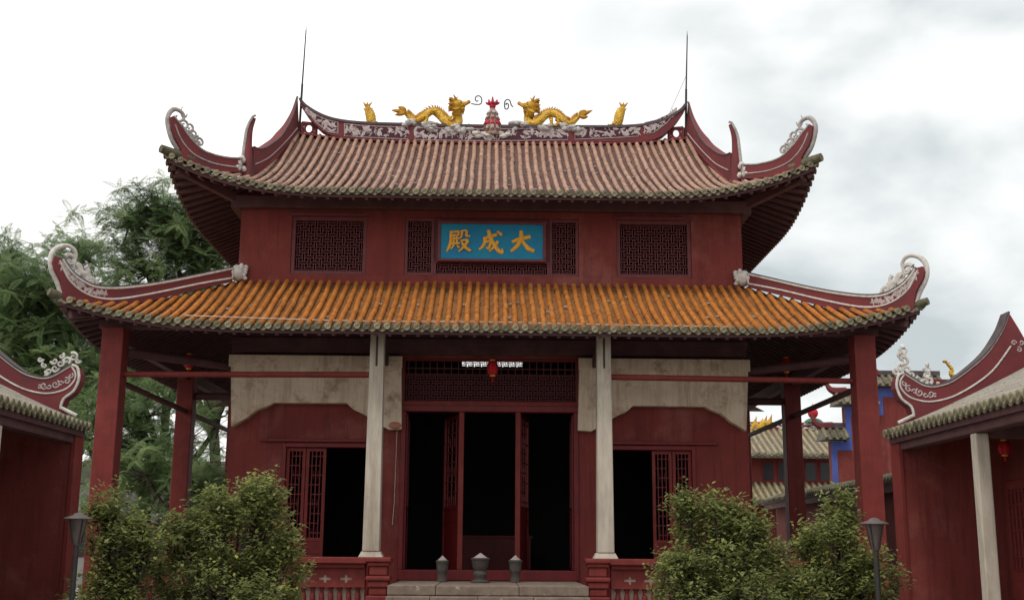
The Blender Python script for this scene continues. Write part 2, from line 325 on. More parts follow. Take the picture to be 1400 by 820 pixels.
# rear wall with a clerestory opening
cz0, cz1 = at(671, 503.5, WY1)[2], at(671, 494, WY1)[2]; cx0, cx1 = at(632, 495, WY1)[0], at(714, 495, WY1)[0]
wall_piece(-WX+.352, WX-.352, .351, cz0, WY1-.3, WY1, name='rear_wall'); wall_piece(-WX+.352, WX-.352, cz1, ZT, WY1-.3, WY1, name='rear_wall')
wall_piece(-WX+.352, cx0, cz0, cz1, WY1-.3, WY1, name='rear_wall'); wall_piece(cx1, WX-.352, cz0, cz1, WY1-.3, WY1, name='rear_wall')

def lattice_bars(x0, x1, z0, z1, y, cell, w=.022, d=.05, frame=True):
    """interlocking I-shaped fretwork"""
    mb = MB(); nx = max(1, round((x1-x0)/cell)); nz = max(1, round((z1-z0)/cell)); cx = (x1-x0)/nx; cz = (z1-z0)/nz
    for i in range(nx):
        for j in range(nz):
            X = x0+(i+.5)*cx; Z = z0+(j+.5)*cz
            if (i+j) % 2 == 0:
                for k in (-.2, .2): mb.box(max(x0, X-cx*.82), min(x1, X+cx*.82), y, y+d, Z+k*cz-w/2, Z+k*cz+w/2)
            else:
                for k in (-.2, .2): mb.box(X+k*cx-w/2, X+k*cx+w/2, y-.004, y+d-.004, max(z0, Z-cz*.82), min(z1, Z+cz*.82))
    return mb
def frame_bars(x0, x1, z0, z1, y0, y1, w):
    mb = MB(); mb.box(x0, x0+w, y0, y1, z0, z1); mb.box(x1-w, x1, y0, y1, z0, z1)
    mb.box(x0+w, x1-w, y0+.003, y1-.003, z0, z0+w); mb.box(x0+w, x1-w, y0+.003, y1-.003, z1-w, z1); return mb
# upper storey windows
for sg in (-1, 1):
    a, b = sorted((sg*4.866, sg*3.044))
    wn = frame_bars(a, b, 8.024, 9.458, 2.13, 2.3, .09).build('window', 'lattice', hall, bevel=.008)
    lattice_bars(a+.09, b-.09, 8.115, 9.37, 2.2, .134, w=.018).build('lattice', 'lattice', wn, kind='stuff')
    a, b = sorted((sg*2.116, sg*1.40))
    wn = frame_bars(a, b, 8.024, 9.458, 2.12, 2.3, .075).build('window', 'lattice', hall, bevel=.008)
    lattice_bars(a+.075, b-.075, 8.1, 9.38, 2.18, .134, w=.018).build('lattice', 'lattice', wn, kind='stuff')
wn = frame_bars(-1.398, 1.398, 8.024, 8.39, 2.12, 2.3, .05).build('window', 'lattice', hall, bevel=.006)
lattice_bars(-1.348, 1.348, 8.074, 8.34, 2.18, .134, w=.018).build('lattice', 'lattice', wn, kind='stuff')
w = MB(); w.box(-1.398, 1.398, 2.16, 2.3, 8.392, 9.458); w.build('plaque_backing', 'lattice', hall)
# small sill drips and frame ledges on the upper storey
for sg in (-1, 1):
    a, b = sorted((sg*4.93, sg*2.98)); w = MB(); w.box(a, b, 2.04, 2.098, 9.47, 9.53); w.build('window_ledge', 'lattice', hall)
# rear clerestory lattice
lattice_bars(cx0, cx1, cz0, cz1, WY1-.2, (cz1-cz0)/2, w=.02).build('clerestory_lattice', 'darkwood', hall, kind='stuff')

# ------------------------------------------------------------------ roofs
PITCHT = .21
def g_lift(u, span, p): return max(0.0, 1-u/span)**p
# lower skirt roof
LEX, LEY, LRUN = 9.25, -1.05, 3.15
def zlow(u, d):           # u = distance from the corner along the eave, d = distance in from the eave
    t = d/LRUN; return 6.13+1.66*(.8*t+.2*t*t)+.60*g_lift(u, 4.4, 2.4)*(1-min(1, t))
UEX, UEY, URUN = 7.63, .6, 5.7
def zup(u, d, ax=0):
    t = d/URUN; return 9.64+3.28*(.72*t+.28*t*t)+.86*g_lift(u, 3.9, 2.3)*max(0, 1-d/2.9)+.17*(min(1, ax/5.7))**4*max(0, t-.25)/.75
def xgable(d): return 6.06-.42*(d-1.6)/(URUN-1.6)

def row_mesh(pt, dmax, side, R=.05, seg=.36, n=7):
    """pt(d) -> 3d point on the roof surface at distance d up the slope; side = horizontal unit vector across the row"""
    mb = MB(); k = max(1, round(dmax/seg)); vs = []; es = []; side = np.asarray(side, float)
    for i in range(k):
        off = side*random.gauss(0, .004)+V(0, 0, random.gauss(0, .002)); R_ = R; R = R_*random.uniform(.98, 1.02)
        for q, rr in ((i*dmax/k, R*1.02), ((i+1)*dmax/k+(.012 if i < k-1 else 0), R*.97)):
            p = pt(min(q, dmax)); p2 = pt(min(q+.05, dmax)) if q < dmax-.051 else pt(dmax-.05)
            d = (p2-p) if q < dmax-.051 else (p-p2); d = unit(d); up = unit(np.cross(side, d)); up = up if up[2] > 0 else -up
            for j in range(n):
                a = math.pi*(j/(n-1)); vs.append(p+off+side*rr*math.cos(a)+up*(rr*math.sin(a)*1.05-.01)); es.append(q)
        R = R_
    fs = []
    for i in range(2*k-1):
        for j in range(n-1): fs.append((i*n+j, i*n+j+1, (i+1)*n+j+1, (i+1)*n+j))
    fs.append(tuple(range(n))); mb.add(vs, fs, es); return mb
def pan_strip(mb, pt, dmax, side, half, step=.16):
    k = max(1, round(dmax/step)); side = np.asarray(side, float)
    prof = ((-1, .012), (-.5, -.012), (0, -.024), (.5, -.012), (1, .012))
    vs = []; es = []; fs = []
    for i in range(k):
        for q, dz in ((i*dmax/k, .014), ((i+1)*dmax/k, 0.0)):
            p = pt(q)
            for a, zz in prof: vs.append(p+side*half*a+V(0, 0, zz+dz)); es.append(q)
    for i in range(2*k-1):
        for j in range(4): fs.append((i*5+j, i*5+j+1, (i+1)*5+j+1, (i+1)*5+j))
    mb.add(vs, fs, es)

# eave end pieces (shared meshes): round disc in front of each cover tile, curved drip lip between
dm = MB(); dm.tube([V(0, -.03, -.008), V(0, .02, -.008)], .07, 14); DISC = {}
dm.tube([V(0, -.036, 0), V(0, -.028, 0)], [.03, .034], 8)
lip = MB(); k = 7; top = [V(.105*(-1+2*i/(k-1)), 0, .02-.035*(1-(-1+2*i/(k-1))**2)) for i in range(k)]; bot = [V(.098*(-1+2*i/(k-1)), -.012, -.015-.06*(1-abs(-1+2*i/(k-1))**1.6)) for i in range(k)]
lip.add([p+V(0, -.01, 0) for p in top+bot]+[p+V(0, .01, 0) for p in top+bot], [(i, i+1, k+i+1, k+i) for i in range(k-1)]+[(2*k+i, 3*k+i, 3*k+i+1, 2*k+i+1) for i in range(k-1)]+[(k+i, k+i+1, 3*k+i+1, 3*k+i) for i in range(k-1)])
ME_disc = dm.mesh('eave_disc', 'eaveP', smooth=False); ME_lip = lip.mesh('drip_tile', 'eaveG')

roofU = bpy.data.objects.new('upper_roof', None); COL.objects.link(roofU); roofU.parent = hall; roofU['label'] = 'faded pink-brown tiled upper roof'
roofL = bpy.data.objects.new('lower_roof', None); COL.objects.link(roofL); roofL.parent = hall; roofL['label'] = 'orange tiled lower skirt roof'

def disc_at(parent, p, ang=0, tilt=0.0, lipo=False):
    mw = Matrix.Translation(p) @ Matrix.Rotation(ang, 4, 'Z') @ Matrix.Rotation(tilt, 4, 'Y')
    return link('drip_tile' if lipo else 'eave_disc', ME_lip if lipo else ME_disc, parent, mw=mw)
def transform_mb(dst, src, mw):
    dst.add([tuple(mw @ Vector(v)) for v in src.v], src.f)

def front_rows(ex, ey, dfun, zfun, parent, rm, pm):
    n = int(ex/PITCHT); pans = MB()
    xs = [(i+.5)*PITCHT*sg for i in range(n) for sg in (-1, 1)]
    for x in xs:
        dmax = dfun(abs(x))
        if dmax < .12: continue
        jx = random.gauss(0, .009); jz = random.gauss(0, .006)
        def pt(d, x=x, jx=jx, jz=jz): return V(x+jx*math.sin(d*2+x*3), ey+d, zfun(ex-abs(x), d, abs(x))+.03+jz+.012*math.sin(x*1.7+d*.9))
        row_mesh(pt, dmax, (1, 0, 0), R=.059).build('tile_row', rm, parent, smooth=True, recalc=False)
        p = pt(0); sl = (zfun(ex-abs(x)-.05, 0, abs(x))-zfun(ex-abs(x)+.05, 0, abs(x)))/.1*(1 if x > 0 else -1)
        disc_at(parent, (p[0], p[1]-.015, p[2]+.005), 0, -math.atan(sl))
    for i in range(-n, n+1):
        x = i*PITCHT; dmax = dfun(min(abs(x), ex-.05))
        if dmax < .05: dmax = .05
        def pt(d, x=x): return V(x, ey+.03+d, zfun(max(0, ex-abs(x)), d, abs(x)))
        pan_strip(pans, pt, dmax, (1, 0, 0), PITCHT/2)
        p = pt(0); sl = (zfun(max(0, ex-abs(x)-.05), 0, abs(x))-zfun(max(0, ex-abs(x))+.05, 0, abs(x)))/.1*(1 if x > 0 else -1)
        disc_at(parent, (x, ey+.02, p[2]-.005), 0, -math.atan(sl), True)
    pans.build('pan_tiles', pm, parent, kind='stuff', recalc=False)
def zl3(u, d, ax=0): return zlow(u, d)
def dlow(ax): return min(LRUN, LEX-ax)
def dup_(ax):
    if ax <= xgable(URUN): return URUN
    u = UEX-ax
    if ax > 6.06: return max(0, u)
    return 1.6+(6.06-ax)/.42*(URUN-1.6)
front_rows(UEX, UEY, dup_, zup, roofU, 'rowU', 'panU')
front_rows(LEX, LEY, dlow, zl3, roofL, 'rowL', 'panL')

def side_slope(ex, y0, y1, dmaxf, zfun, parent, rm, pm, top):
    """the two end slopes, seen only at their eaves: rows joined into one part each"""
    for sg in (-1, 1):
        rows = MB(); pans = MB(); ends = MB(); n = int((y1-y0)/PITCHT)
        for i in range(n):
            y = y0+(i+.5)*PITCHT; u = min(y-y0, y1-y); dm_ = min(top, u) if u < top else top
            if dm_ < .1: continue
            def pt(d, y=y, u=u): return V(sg*(ex-d), y, zfun(u, d)+.03)
            r = row_mesh(pt, dm_, (0, 1, 0), n=5); rows.add(r.v, r.f, r.e)
            sl = (zfun(u+.05, 0)-zfun(max(0, u-.05), 0))/.1*(1 if y-y0 < y1-y else -1)
            mw = Matrix.Translation((sg*(ex+.015), y, zfun(u, 0)+.035)) @ Matrix.Rotation(sg*math.pi/2, 4, 'Z') @ Matrix.Rotation(-math.atan(sl)*sg, 4, 'Y'); transform_mb(ends, dm, mw)
            def pt2(d, y=y, u=u): return V(sg*(ex-.03-d), y+PITCHT/2, zfun(min(y+PITCHT/2-y0, y1-y-PITCHT/2), d))
            pan_strip(pans, pt2, max(.05, min(dm_, top)), (0, 1, 0), PITCHT/2)
            mw = Matrix.Translation((sg*(ex-.02), y+PITCHT/2, zfun(u, 0)-.005)) @ Matrix.Rotation(sg*math.pi/2, 4, 'Z') @ Matrix.Rotation(-math.atan(sl)*sg, 4, 'Y'); transform_mb(ends, lip, mw)
        rows.build('end_slope_rows', rm, parent, smooth=True, kind='stuff', recalc=False)
        pans.build('end_slope_pans', pm, parent, kind='stuff', recalc=False)
        ends.build('end_eave_tiles', 'eaveG', parent, kind='stuff')
side_slope(UEX, UEY, 12.0, None, lambda u, d: zup(u, d), roofU, 'rowU', 'panU', 1.6)
side_slope(LEX, LEY, 13.65, None, lambda u, d: zlow(u, d), roofL, 'rowL', 'panL', LRUN)

# undersides: boarded soffits with rafters, eave boards, plain rear slopes
def soffit(ex, y0, y1, zfun, run, off, parent, stop):
    mb = MB(); raf = MB(); K = 5
    def strip(f, n0, n1, step, rafter):
        s = n0; prev = None
        while s < n1+1e-6:
            cur = [f(s, d) for d in np.linspace(.06, stop, K)]
            if prev is not None:
                b = len(mb.v); mb.v += [tuple(q) for q in prev+cur]; mb.e += [9]*2*K; mb.f += [(b+i, b+i+1, b+K+i+1, b+K+i) for i in range(K-1)]
            prev = cur; s += step
    def fr(x, d): x2 = max(-(ex-d), min(ex-d, x)); return V(x2, y0+d, zfun(ex-abs(x2), d)-off)
    def re(x, d): x2 = max(-(ex-d), min(ex-d, x)); return V(x2, y1-d, zfun(ex-abs(x2), d)-off)
    def le(y, d): y2 = max(y0+d, min(y1-d, y)); return V(-(ex-d), y2, zfun(min(y2-y0, y1-y2), d)-off)
    def ri(y, d): y2 = max(y0+d, min(y1-d, y)); return V(ex-d, y2, zfun(min(y2-y0, y1-y2), d)-off)
    nx = 60; strip(fr, -ex, ex, 2*ex/nx, 0)
    if run > 4: strip(re, -ex, ex, 2*ex/nx, 0)
    strip(le, y0, y1, (y1-y0)/nx, 0); strip(ri, y0, y1, (y1-y0)/nx, 0)
    mb.build('soffit', 'darkwood', parent, recalc=False)
    s = -ex+.2
    while s < ex-.1:
        dm_ = min(stop, ex-abs(s)); raf.beam(fr(s, .1)-V(0, 0, .06), fr(s, dm_)-V(0, 0, .15), .07, .09); s += .3
    for f in (le, ri):
        s = y0+.2
        while s < y1-.1:
            dm_ = min(stop, min(s-y0, y1-s)); raf.beam(f(s, .1)-V(0, 0, .06), f(s, max(.15, dm_))-V(0, 0, .15), .07, .09); s += .3
    raf.build('rafters', 'darkwood', parent, kind='stuff')
    # fascia following the eave curve
    fa = MB()
    for f in (fr, re):
        ps = [f(x, .08) for x in np.linspace(-ex+.08, ex-.08, 50)]
        for a, b in zip(ps[:-1], ps[1:]): fa.beam(a+V(0, 0, .01), b+V(0, 0, .01), .035, .12)
    for f in (le, ri):
        ps = [f(y, .08) for y in np.linspace(y0+.08, y1-.08, 50)]
        for a, b in zip(ps[:-1], ps[1:]): fa.beam(a+V(0, 0, .01), b+V(0, 0, .01), .035, .12)
    fa.build('eave_board', 'darkwood', parent)
soffit(UEX, UEY, 12.0, lambda u, d: zup(u, d), URUN, .10, roofU, 1.9)
soffit(LEX, LEY, 13.65, lambda u, d: zlow(u, d), LRUN, .10, roofL, LRUN)
rs = MB(); K = 8
for i in range(K):
    d0, d1 = URUN*i/K, URUN*(i+1)/K
    a = [V(x, 12.0-d, zup(UEX-abs(x), d, abs(x))) for d in (d0, d1) for x in np.linspace(-6, 6, 25)]
    rs.add(a, [(j, j+1, 26+j, 25+j) for j in range(24)])
rs.build('rear_slope', 'panU', roofU, recalc=False)
rs = MB(); a = [V(x*(LEX-d), 13.65-d, 6.13+.9*d/LRUN) for d in (0, LRUN) for x in (-1, 1)]; rs.add(a, [(0, 1, 3, 2)]); rs.build('rear_slope', 'panL', roofL, recalc=False)
for par, ex, ey, zf, run, m, cnt in ((roofU, 5.4, UEY, zup, 5.2, 'greywhite', 26), (roofL, 6.0, LEY, zl3, 2.9, 'greywhite', 18)):
    ch = MB(); R = random.Random(cnt)
    for k in range(cnt):
        i = R.randint(-int(ex/PITCHT), int(ex/PITCHT)); d = R.uniform(.5, run); x = i*PITCHT+R.uniform(-.03, .03); z = zf(9, d, 0)+.03; w_ = R.uniform(.02, .05)
        ch.box(x-w_, x+w_, ey+d-.03, ey+d+.02, z-.01, z+.012)
    ch.build('loose_chips', m, par, kind='stuff')
# gable triangles of the upper roof, ceiling inside
for sg in (-1, 1):
    gb = MB(); pts = [V(sg*5.9, 2.3, 10.5), V(sg*5.62, 6.3, zup(2, URUN, 5.6)-.02), V(sg*5.9, 10.3, 10.5)]; gb.prism(pts, (1, 0, 0), .12); gb.build('gable_wall', 'wall', roofU)
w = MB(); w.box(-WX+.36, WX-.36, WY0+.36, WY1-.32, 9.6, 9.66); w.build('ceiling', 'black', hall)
# cornice beam under the upper eave
w = MB(); w.box(-WX-.12, WX+.12, 1.88, 2.097, 9.62, 9.92); w.build('cornice_beam', 'darkwood', hall, bevel=.02)
for sg in (-1, 1):
    w = MB(); w.box(min(sg*(WX+.005), sg*(WX+.22)), max(sg*(WX+.005), sg*(WX+.22)), 1.9, WY1, 9.6, 9.9); w.build('cornice_beam', 'darkwood', hall, bevel=.02)
    w = MB(); w.beam((sg*(WX-.1), 2.2, 9.78), (sg*(UEX-.25), UEY+.25, 10.22), .16, .22); w.build('corner_beam', 'darkwood', hall, bevel=.015)
    w = MB(); w.beam((sg*(WX-.1), 2.2, 7.42), (sg*(LEX-.25), LEY+.25, 6.42), .16, .22); w.build('corner_beam', 'darkwood', hall, bevel=.015)
# dragging beams carrying the upper eave
for x in (-4.97, -2.55, 2.55, 4.97):
    w = MB(); w.beam((x, 2.09, 9.98), (x, .85, 9.66), .1, .14); w.build('eave_bracket', 'darkwood', hall, bevel=.01)

# ------------------------------------------------------------------ ridges
def both(fn, name, m, parent, **kw):
    mb = fn(); a = mb.build(name, m, parent, **kw); b = mb.mirror().build(name, m, parent, **kw); return a, b
def trace(pts, p0, n): return [onplane(x, y, p0, n) for x, y in pts]
def scroll_set(items, p0, n, u, w_, rr, mpp):
    mb = MB()
    for (x, y, r, turns, st, sg) in items:
        c = onplane(x, y, p0, n); ps = spiral(c, u, w_, r*mpp, turns, st, sgn=sg); k = len(ps)
        mb.tube(ps, [rr*(1.25-.8*i/k) for i in range(k)], 6)
    return mb
up3 = V(0, 0, 1)

# lower hip ridges (traced on the vertical plane over the hip, mirrored for the other side)
hp0 = V(-WX, 2.1, 7); hn = unit(V(-1, 1, 0)); hu = unit(V(-1, -1, 0))
if hn[1] > 0: hn = -hn          # towards the viewer
top_e = [(314, 368), (276, 376), (240, 383.4), (212, 388.5), (188, 392), (154, 395), (126, 393), (106, 383), (95, 374), (87, 364), (82, 355)]
out_e = [(72, 352), (69, 359), (71, 369), (76, 378), (80, 386), (82, 396), (83, 412)]
bot_e = [(111, 421), (160, 421), (211, 410), (268, 396), (314, 386)]
body = smoothpts(trace(top_e, hp0, hn), 3)+trace(out_e, hp0, hn)+trace(bot_e, hp0, hn)
TH = .26
def f():
    mb = MB(); mb.prism(body, hn, TH); return mb
rl, rr_ = both(f, 'hip_ridge', 'ridge', roofL)
def addl(fn, name, m, parents, **kw):
    mb = fn(); mb.build(name, m, parents[0], **kw); mb.mirror().build(name, m, parents[1], **kw)
def f():
    mb = MB(); tp = smoothpts(trace(top_e, hp0, hn), 4)
    for s in (-1, 1): mb.tube([p+hn*s*TH/2 for p in tp], .03, 6)
    lo = smoothpts(trace([(314, 381), (268, 389), (211, 401), (160, 409.5), (130, 408), (108, 399), (92, 385), (84, 371), (78, 357)], hp0, hn), 4)
    mb.tube([p+hn*TH/2 for p in lo], .022, 6)
    mb.tube([p+hn*TH/2 for p in trace([(314, 369), (314, 381)], hp0, hn)], .022, 6)
    mb.tube(smoothpts(trace([(83, 411), (82, 397), (78, 385), (71, 370), (69, 357), (71.5, 346), (80, 338), (92, 336), (101, 341), (104, 350), (99, 357), (92, 355)], hp0, hn), 5), [.06]*30+[.055-.0012*i for i in range(26)], 8)
    return mb
addl(f, 'white_moulding', 'white', (rl, rr_), smooth=True)
def f():
    mb = MB(); tp = smoothpts(trace(top_e, hp0, hn), 4)
    for a, b in zip(tp[:-1], tp[1:]): mb.beam(a+up3*.03, b+up3*.03, .3, .045)
    return mb
addl(f, 'coping', 'ridgetop', (rl, rr_))
sc = [(98, 372, 7, 1.2, 2, 1), (108, 378, 7, 1.1, 4, -1), (115, 383, 6, 1.3, 1, 1), (122, 388, 6, 1.1, 3, -1), (128, 391, 5, 1, 0, 1), (104, 366, 6, 1, 5, -1), (96, 356, 5, 1.2, 0.5, 1), (113, 371, 5, 1, 2, 1), (122, 379, 5, 1, 4, 1)]
M_PX = 25/1600
addl(lambda: scroll_set(sc, hp0, hn, hu, up3, .045, M_PX*1.75), 'scrollwork', 'white', (rl, rr_), smooth=True)
def relief(region, p0, n, off, cnt, size, mpp_pts=None, stems=None, u=None, seed=1):
    """leaf and petal shaped lumps and short stems scattered in a traced region"""
    R = random.Random(seed); mb = MB()
    for i in range(cnt):
        x, y = region(R); c = onplane(x, y, p0, n)+np.asarray(n)*off; a = R.uniform(0, 6.28); l = size*R.uniform(.6, 1.5)
        d = u*math.cos(a)+up3*math.sin(a); e = -u*math.sin(a)+up3*math.cos(a)
        mb.tube([c-d*l, c-d*l*.3+e*l*.12, c+d*l*.4+e*l*.1, c+d*l], [l*.08, l*R.uniform(.3, .5), l*R.uniform(.25, .4), l*.06], 5, flat=n, fn=.35)
    for i in range(stems or 0):
        x, y = region(R); c = onplane(x, y, p0, n)+np.asarray(n)*off; mb.tube(spiral(c, u, up3, size*R.uniform(.9, 1.5), .8, R.uniform(0, 6), n=9, sgn=R.choice((-1, 1))), size*.16, 4)
    return mb
def curve_region(line, half):
    def f(R):
        k = R.uniform(0, len(line)-1.001); i = int(k); q = k-i
        x = line[i][0]*(1-q)+line[i+1][0]*q; y = line[i][1]*(1-q)+line[i+1][1]*q; return x+R.uniform(-half, half), y+R.uniform(-half, half)
    return f
addl(lambda: relief(curve_region([(82, 362), (90, 375), (100, 387), (112, 395), (126, 400), (140, 402)], 3.2), hp0, hn, TH/2, 60, .06, u=hu, stems=8), 'floral_relief', 'reliefwhite', (rl, rr_), kind='stuff')
# lion heads where the hip ridges meet the upper wall, and plaster lumps at the eave tips
def f():
    mb = MB(); c = onplane(325, 373, hp0+hn*.05, hn); u = hu
    mb.blob(c, .2, .2, .2, 12, 8, .06); mb.blob(c+u*.16+V(0, 0, -.03), .11, .11, .1, 10, 6, .05); mb.blob(c+u*.2+V(0, 0, -.12), .08, .08, .05, 8, 5)
    for s in (-1, 1):
        mb.blob(c+hn*s*.12+V(0, 0, .15)-u*.02, .055, .055, .08, 8, 5); mb.blob(c+u*.15+hn*s*.09+V(0, 0, .06), .03, .03, .03, 8, 5)
        for k in range(5): mb.blob(c-u*.1+hn*s*.16+V(0, 0, -.14+.07*k)+u*random.uniform(-.05, .05), .06, .06, .05, 7, 5, .1)
    for k in range(4): mb.blob(c-u*.17+V(0, 0, -.15+.09*k), .07, .07, .06, 7, 5, .1)
    return mb
both(f, 'lion_head', 'white', hall, smooth=True)
def f():
    mb = MB(); c = onplane(79, 406, hp0, hn)
    for k in range(5): mb.blob(c+hu*random.uniform(-.12, .08)+V(0, 0, random.uniform(-.05, .1)), .09, .09, .07, 8, 5, .15)
    return mb
addl(f, 'tip_plaster', 'white', (rl, rr_), smooth=True)
def f():
    mb = MB(); ex, ey = -LEX, LEY; z = zlow(0, 0)
    mb.tube([V(ex+.35, ey+.35, z-.02), V(ex+.1, ey+.1, z+.03), V(ex-.1, ey-.1, z+.09)], [.11, .1, .085], 10); return mb
addl(f, 'corner_tile', 'eaveG', (rl, rr_), smooth=True)

# upper hip ridges
up0 = V(-UEX, UEY, 10)
top_e = [(327.5, 217.5), (307.8, 216.8), (285.8, 211.7), (271, 204.4), (256.6, 189.7), (246.3, 175), (239, 166), (234, 160)]
out_e = [(230, 162), (231, 176.6), (235.4, 189.7), (241, 199), (244.5, 206), (245, 222)]
bot_e = [(263.9, 229), (285.8, 233), (307.8, 237), (327.5, 236)]
bodyU = smoothpts(trace(top_e, up0, hn), 3)+trace(out_e, up0, hn)+trace(bot_e, up0, hn)
rl, rr_ = both(lambda: MB().prism(bodyU, hn, .24), 'hip_ridge', 'ridge', roofU)
def f():
    mb = MB(); tp = smoothpts(trace(top_e, up0, hn), 4)
    for s in (-1, 1): mb.tube([p+hn*s*.12 for p in tp], .022, 6)
    lo = smoothpts(trace([(325, 219), (325, 229), (307.8, 228.5), (285.8, 224), (264, 214), (251, 202), (242, 188), (236, 172)], up0, hn), 4)
    mb.tube([p+hn*.12 for p in lo], .018, 6); return mb
addl(f, 'white_moulding', 'greywhite', (rl, rr_), smooth=True)
def f():
    mb = MB(); mb.tube(smoothpts(trace([(244, 205), (236, 193), (231, 178), (229, 164), (231.5, 155), (238, 149.5), (246, 152), (251, 158), (250, 164), (244, 166), (240, 162), (242, 158)], up0, hn), 5), [.06]*26+[.055-.0012*i for i in range(30)], 8)
    mb.tube(smoothpts(trace([(252, 163), (248, 157), (248, 150), (250, 146)], up0, hn), 4), [.03-.0018*i for i in range(13)], 6)
    mb.tube(smoothpts(trace([(250, 160), (254, 160), (256, 156)], up0, hn), 4), [.03-.0018*i for i in range(9)], 6)
    sc = [(252, 171, 5.5, 1.2, 1, 1), (259, 174, 5, 1.1, 4, -1), (257, 183, 5, 1.1, 2, 1), (265, 184, 5.5, 1.2, 5, 1), (268, 192, 5.5, 1.1, 2, -1), (273, 195, 6, 1.2, 0, 1)]
    q = scroll_set(sc, up0, hn, hu, up3, .03, 27/1600*1.25); mb.add(q.v, q.f)
    for k in range(12):
        t = k/11; c = onplane(246+27*t+random.uniform(-2, 2), 172+27*t+random.uniform(-3, 1), up0, hn); a = random.uniform(0, 6.28); d = hu*math.cos(a)+up3*math.sin(a)
        mb.tube([c-d*.07, c, c+d*.08], [.012, .035, .008], 5)
    return mb
addl(f, 'scrollwork', 'greywhite', (rl, rr_), smooth=True)
def f():
    mb = MB(); z = zup(0, 0)
    mb.tube([V(-UEX+.5, UEY+.5, z+.02), V(-UEX+.15, UEY+.15, z+.06), V(-UEX-.08, UEY-.08, z+.1)], [.13, .12, .1], 10); return mb
addl(f, 'corner_tile', 'eaveG', (rl, rr_), smooth=True)
# gable (descending) ridges with their finials
gp0 = V(-5.64, 6.3, 13); gd = unit(V(-6.06+5.64, 2.2-6.3, 0)); gn = unit(V(-gd[1], gd[0], 0))
if np.dot(gn, CAM-gp0) < 0: gn = -gn
# the plate is seen nearly edge-on, so its outline is given along the slope: s runs from the ridge (0) down to the break (1)
gtop = [(.0, 14.22), (.055, 13.83), (.105, 13.55), (.178, 13.23), (.25, 12.95), (.36, 12.59), (.47, 12.25), (.6, 11.93), (.73, 11.63), (.86, 11.40), (.97, 11.3)]
glen = math.hypot(.42, 4.1)
def gpt(s, z): return gp0*V(1, 1, 0)+gd*s*glen+V(0, 0, z)
gsp = smoothpts([V(a, b, 0) for a, b in gtop], 3); gtop = [(q[0], q[1]) for q in gsp]
def gth(z): return .22 if z < 12.6 else max(.04, .22-.18*((z-12.6)/1.65)**.7)
def f():
    mb = MB(); k = len(gtop); vs = []
    for s_, z in gtop:
        zb = zup(1.5, 5.7-4.1*s_, 5.6)-.05
        for zz_, th in ((z, gth(z)), (max(zb, z-1.1) if s_ < .12 else zb, .22)):
            for e in (-1, 1): vs.append(gpt(s_, zz_)+gn*e*th/2)
    fs = []
    for i in range(k-1):
        a, b = 4*i, 4*i+4; fs += [(a, b, b+1, a+1), (a, a+2, b+2, b), (a+1, b+1, b+3, a+3), (a+2, a+3, b+3, b+2)]
    fs += [(0, 1, 3, 2), (4*k-4, 4*k-2, 4*k-1, 4*k-3)]; mb.add(vs, fs); return mb
rl, rr_ = both(f, 'gable_ridge', 'ridge', roofU)
def f():
    mb = MB(); lo = smoothpts([gpt(s, zup(1.5, 5.7-4.1*s, 5.6)+.26) for s in (.05, .2, .35, .5, .65, .8, .93)], 4)
    mb.tube([p+gn*.11 for p in lo], .014, 6); return mb
addl(f, 'lower_moulding', 'reliefwhite', (rl, rr_), smooth=True)
def f():
    mb = MB(); mb.tube([gpt(s_, z)+gn*gth(z)/2 for s_, z in gtop], .02, 6); return mb
addl(f, 'upper_moulding', 'ridgetop', (rl, rr_), smooth=True)
# curved blade finial at the foot of each gable ridge
def f():
    mb = MB(); P = smoothpts([gpt(1.0, 10.4), gpt(1.0, 10.9), gpt(1.0, 11.3)+V(0, 0, 0), gpt(1.0, 11.7)+V(.03, 0, 0), gpt(1.0, 12.0)+V(.12, 0, 0)], 5); k = len(P)
    mb.tube(P, [.17-.13*(i/(k-1))**.8 for i in range(k)], 10); return mb
fl_, fr_ = both(f, 'blade_finial', 'ridge', roofU, smooth=True)
def f():
    mb = MB(); P = smoothpts([gpt(1.0, 10.5), gpt(1.0, 10.9), gpt(1.0, 11.3), gpt(1.0, 11.7)+V(.01, 0, 0), gpt(1.0, 12.0)+V(.1, 0, 0), gpt(1.0, 12.06)+V(.16, 0, 0)], 5); k = len(P)
    mb.tube([p+V(-.13*(1-i/(k-1)), -.1+.05*i/(k-1), 0) for i, p in enumerate(P)], [.05-.02*i/(k-1) for i in range(k)], 8); return mb
addl(f, 'edge_scroll', 'greywhite', (fl_, fr_), smooth=True)
def f():
    mb = MB(); c = onplane(326, 224, up0, hn)+hn*.05
    for k in range(9): mb.blob(c+hu*random.uniform(-.12, .12)+V(0, 0, random.uniform(-.16, .16)), .09, .09, .08, 8, 5, .15)
    return mb
both(f, 'ridge_mask', 'white', roofU, smooth=True)

# main ridge
mp0 = V(0, 6.3, 13); mn = V(0, -1.0, 0); mu = V(1.0, 0, 0)
mtop = [(410.7, 138), (416, 145), (422, 150), (434, 157.5), (449, 164), (469, 168.7), (504, 172), (560, 173.6), (615, 175), (672, 175.8)]
mlow = [(672, 195), (560, 194), (469, 190), (453, 187.5), (441, 181), (431, 172), (421, 160), (412, 146)]
def half(poly): return [onplane(x, y, mp0, mn) for x, y in poly]
hl = half(mtop); hl[-1][0] = 0; hb = half(mlow); hb[0][0] = 0
full = hl+[q*V(-1, 1, 1) for q in reversed(hl[:-1])]+[q*V(-1, 1, 1) for q in reversed(hb[1:])]+hb[:0]
full = hl+[q*V(-1, 1, 1) for q in reversed(hl[:-1])]+[q*V(-1, 1, 1) for q in reversed(hb)][:-1]+hb
mb = MB(); mb.prism(full, mn, .3); ridge = mb.build('main_ridge', 'ridge', roofU)
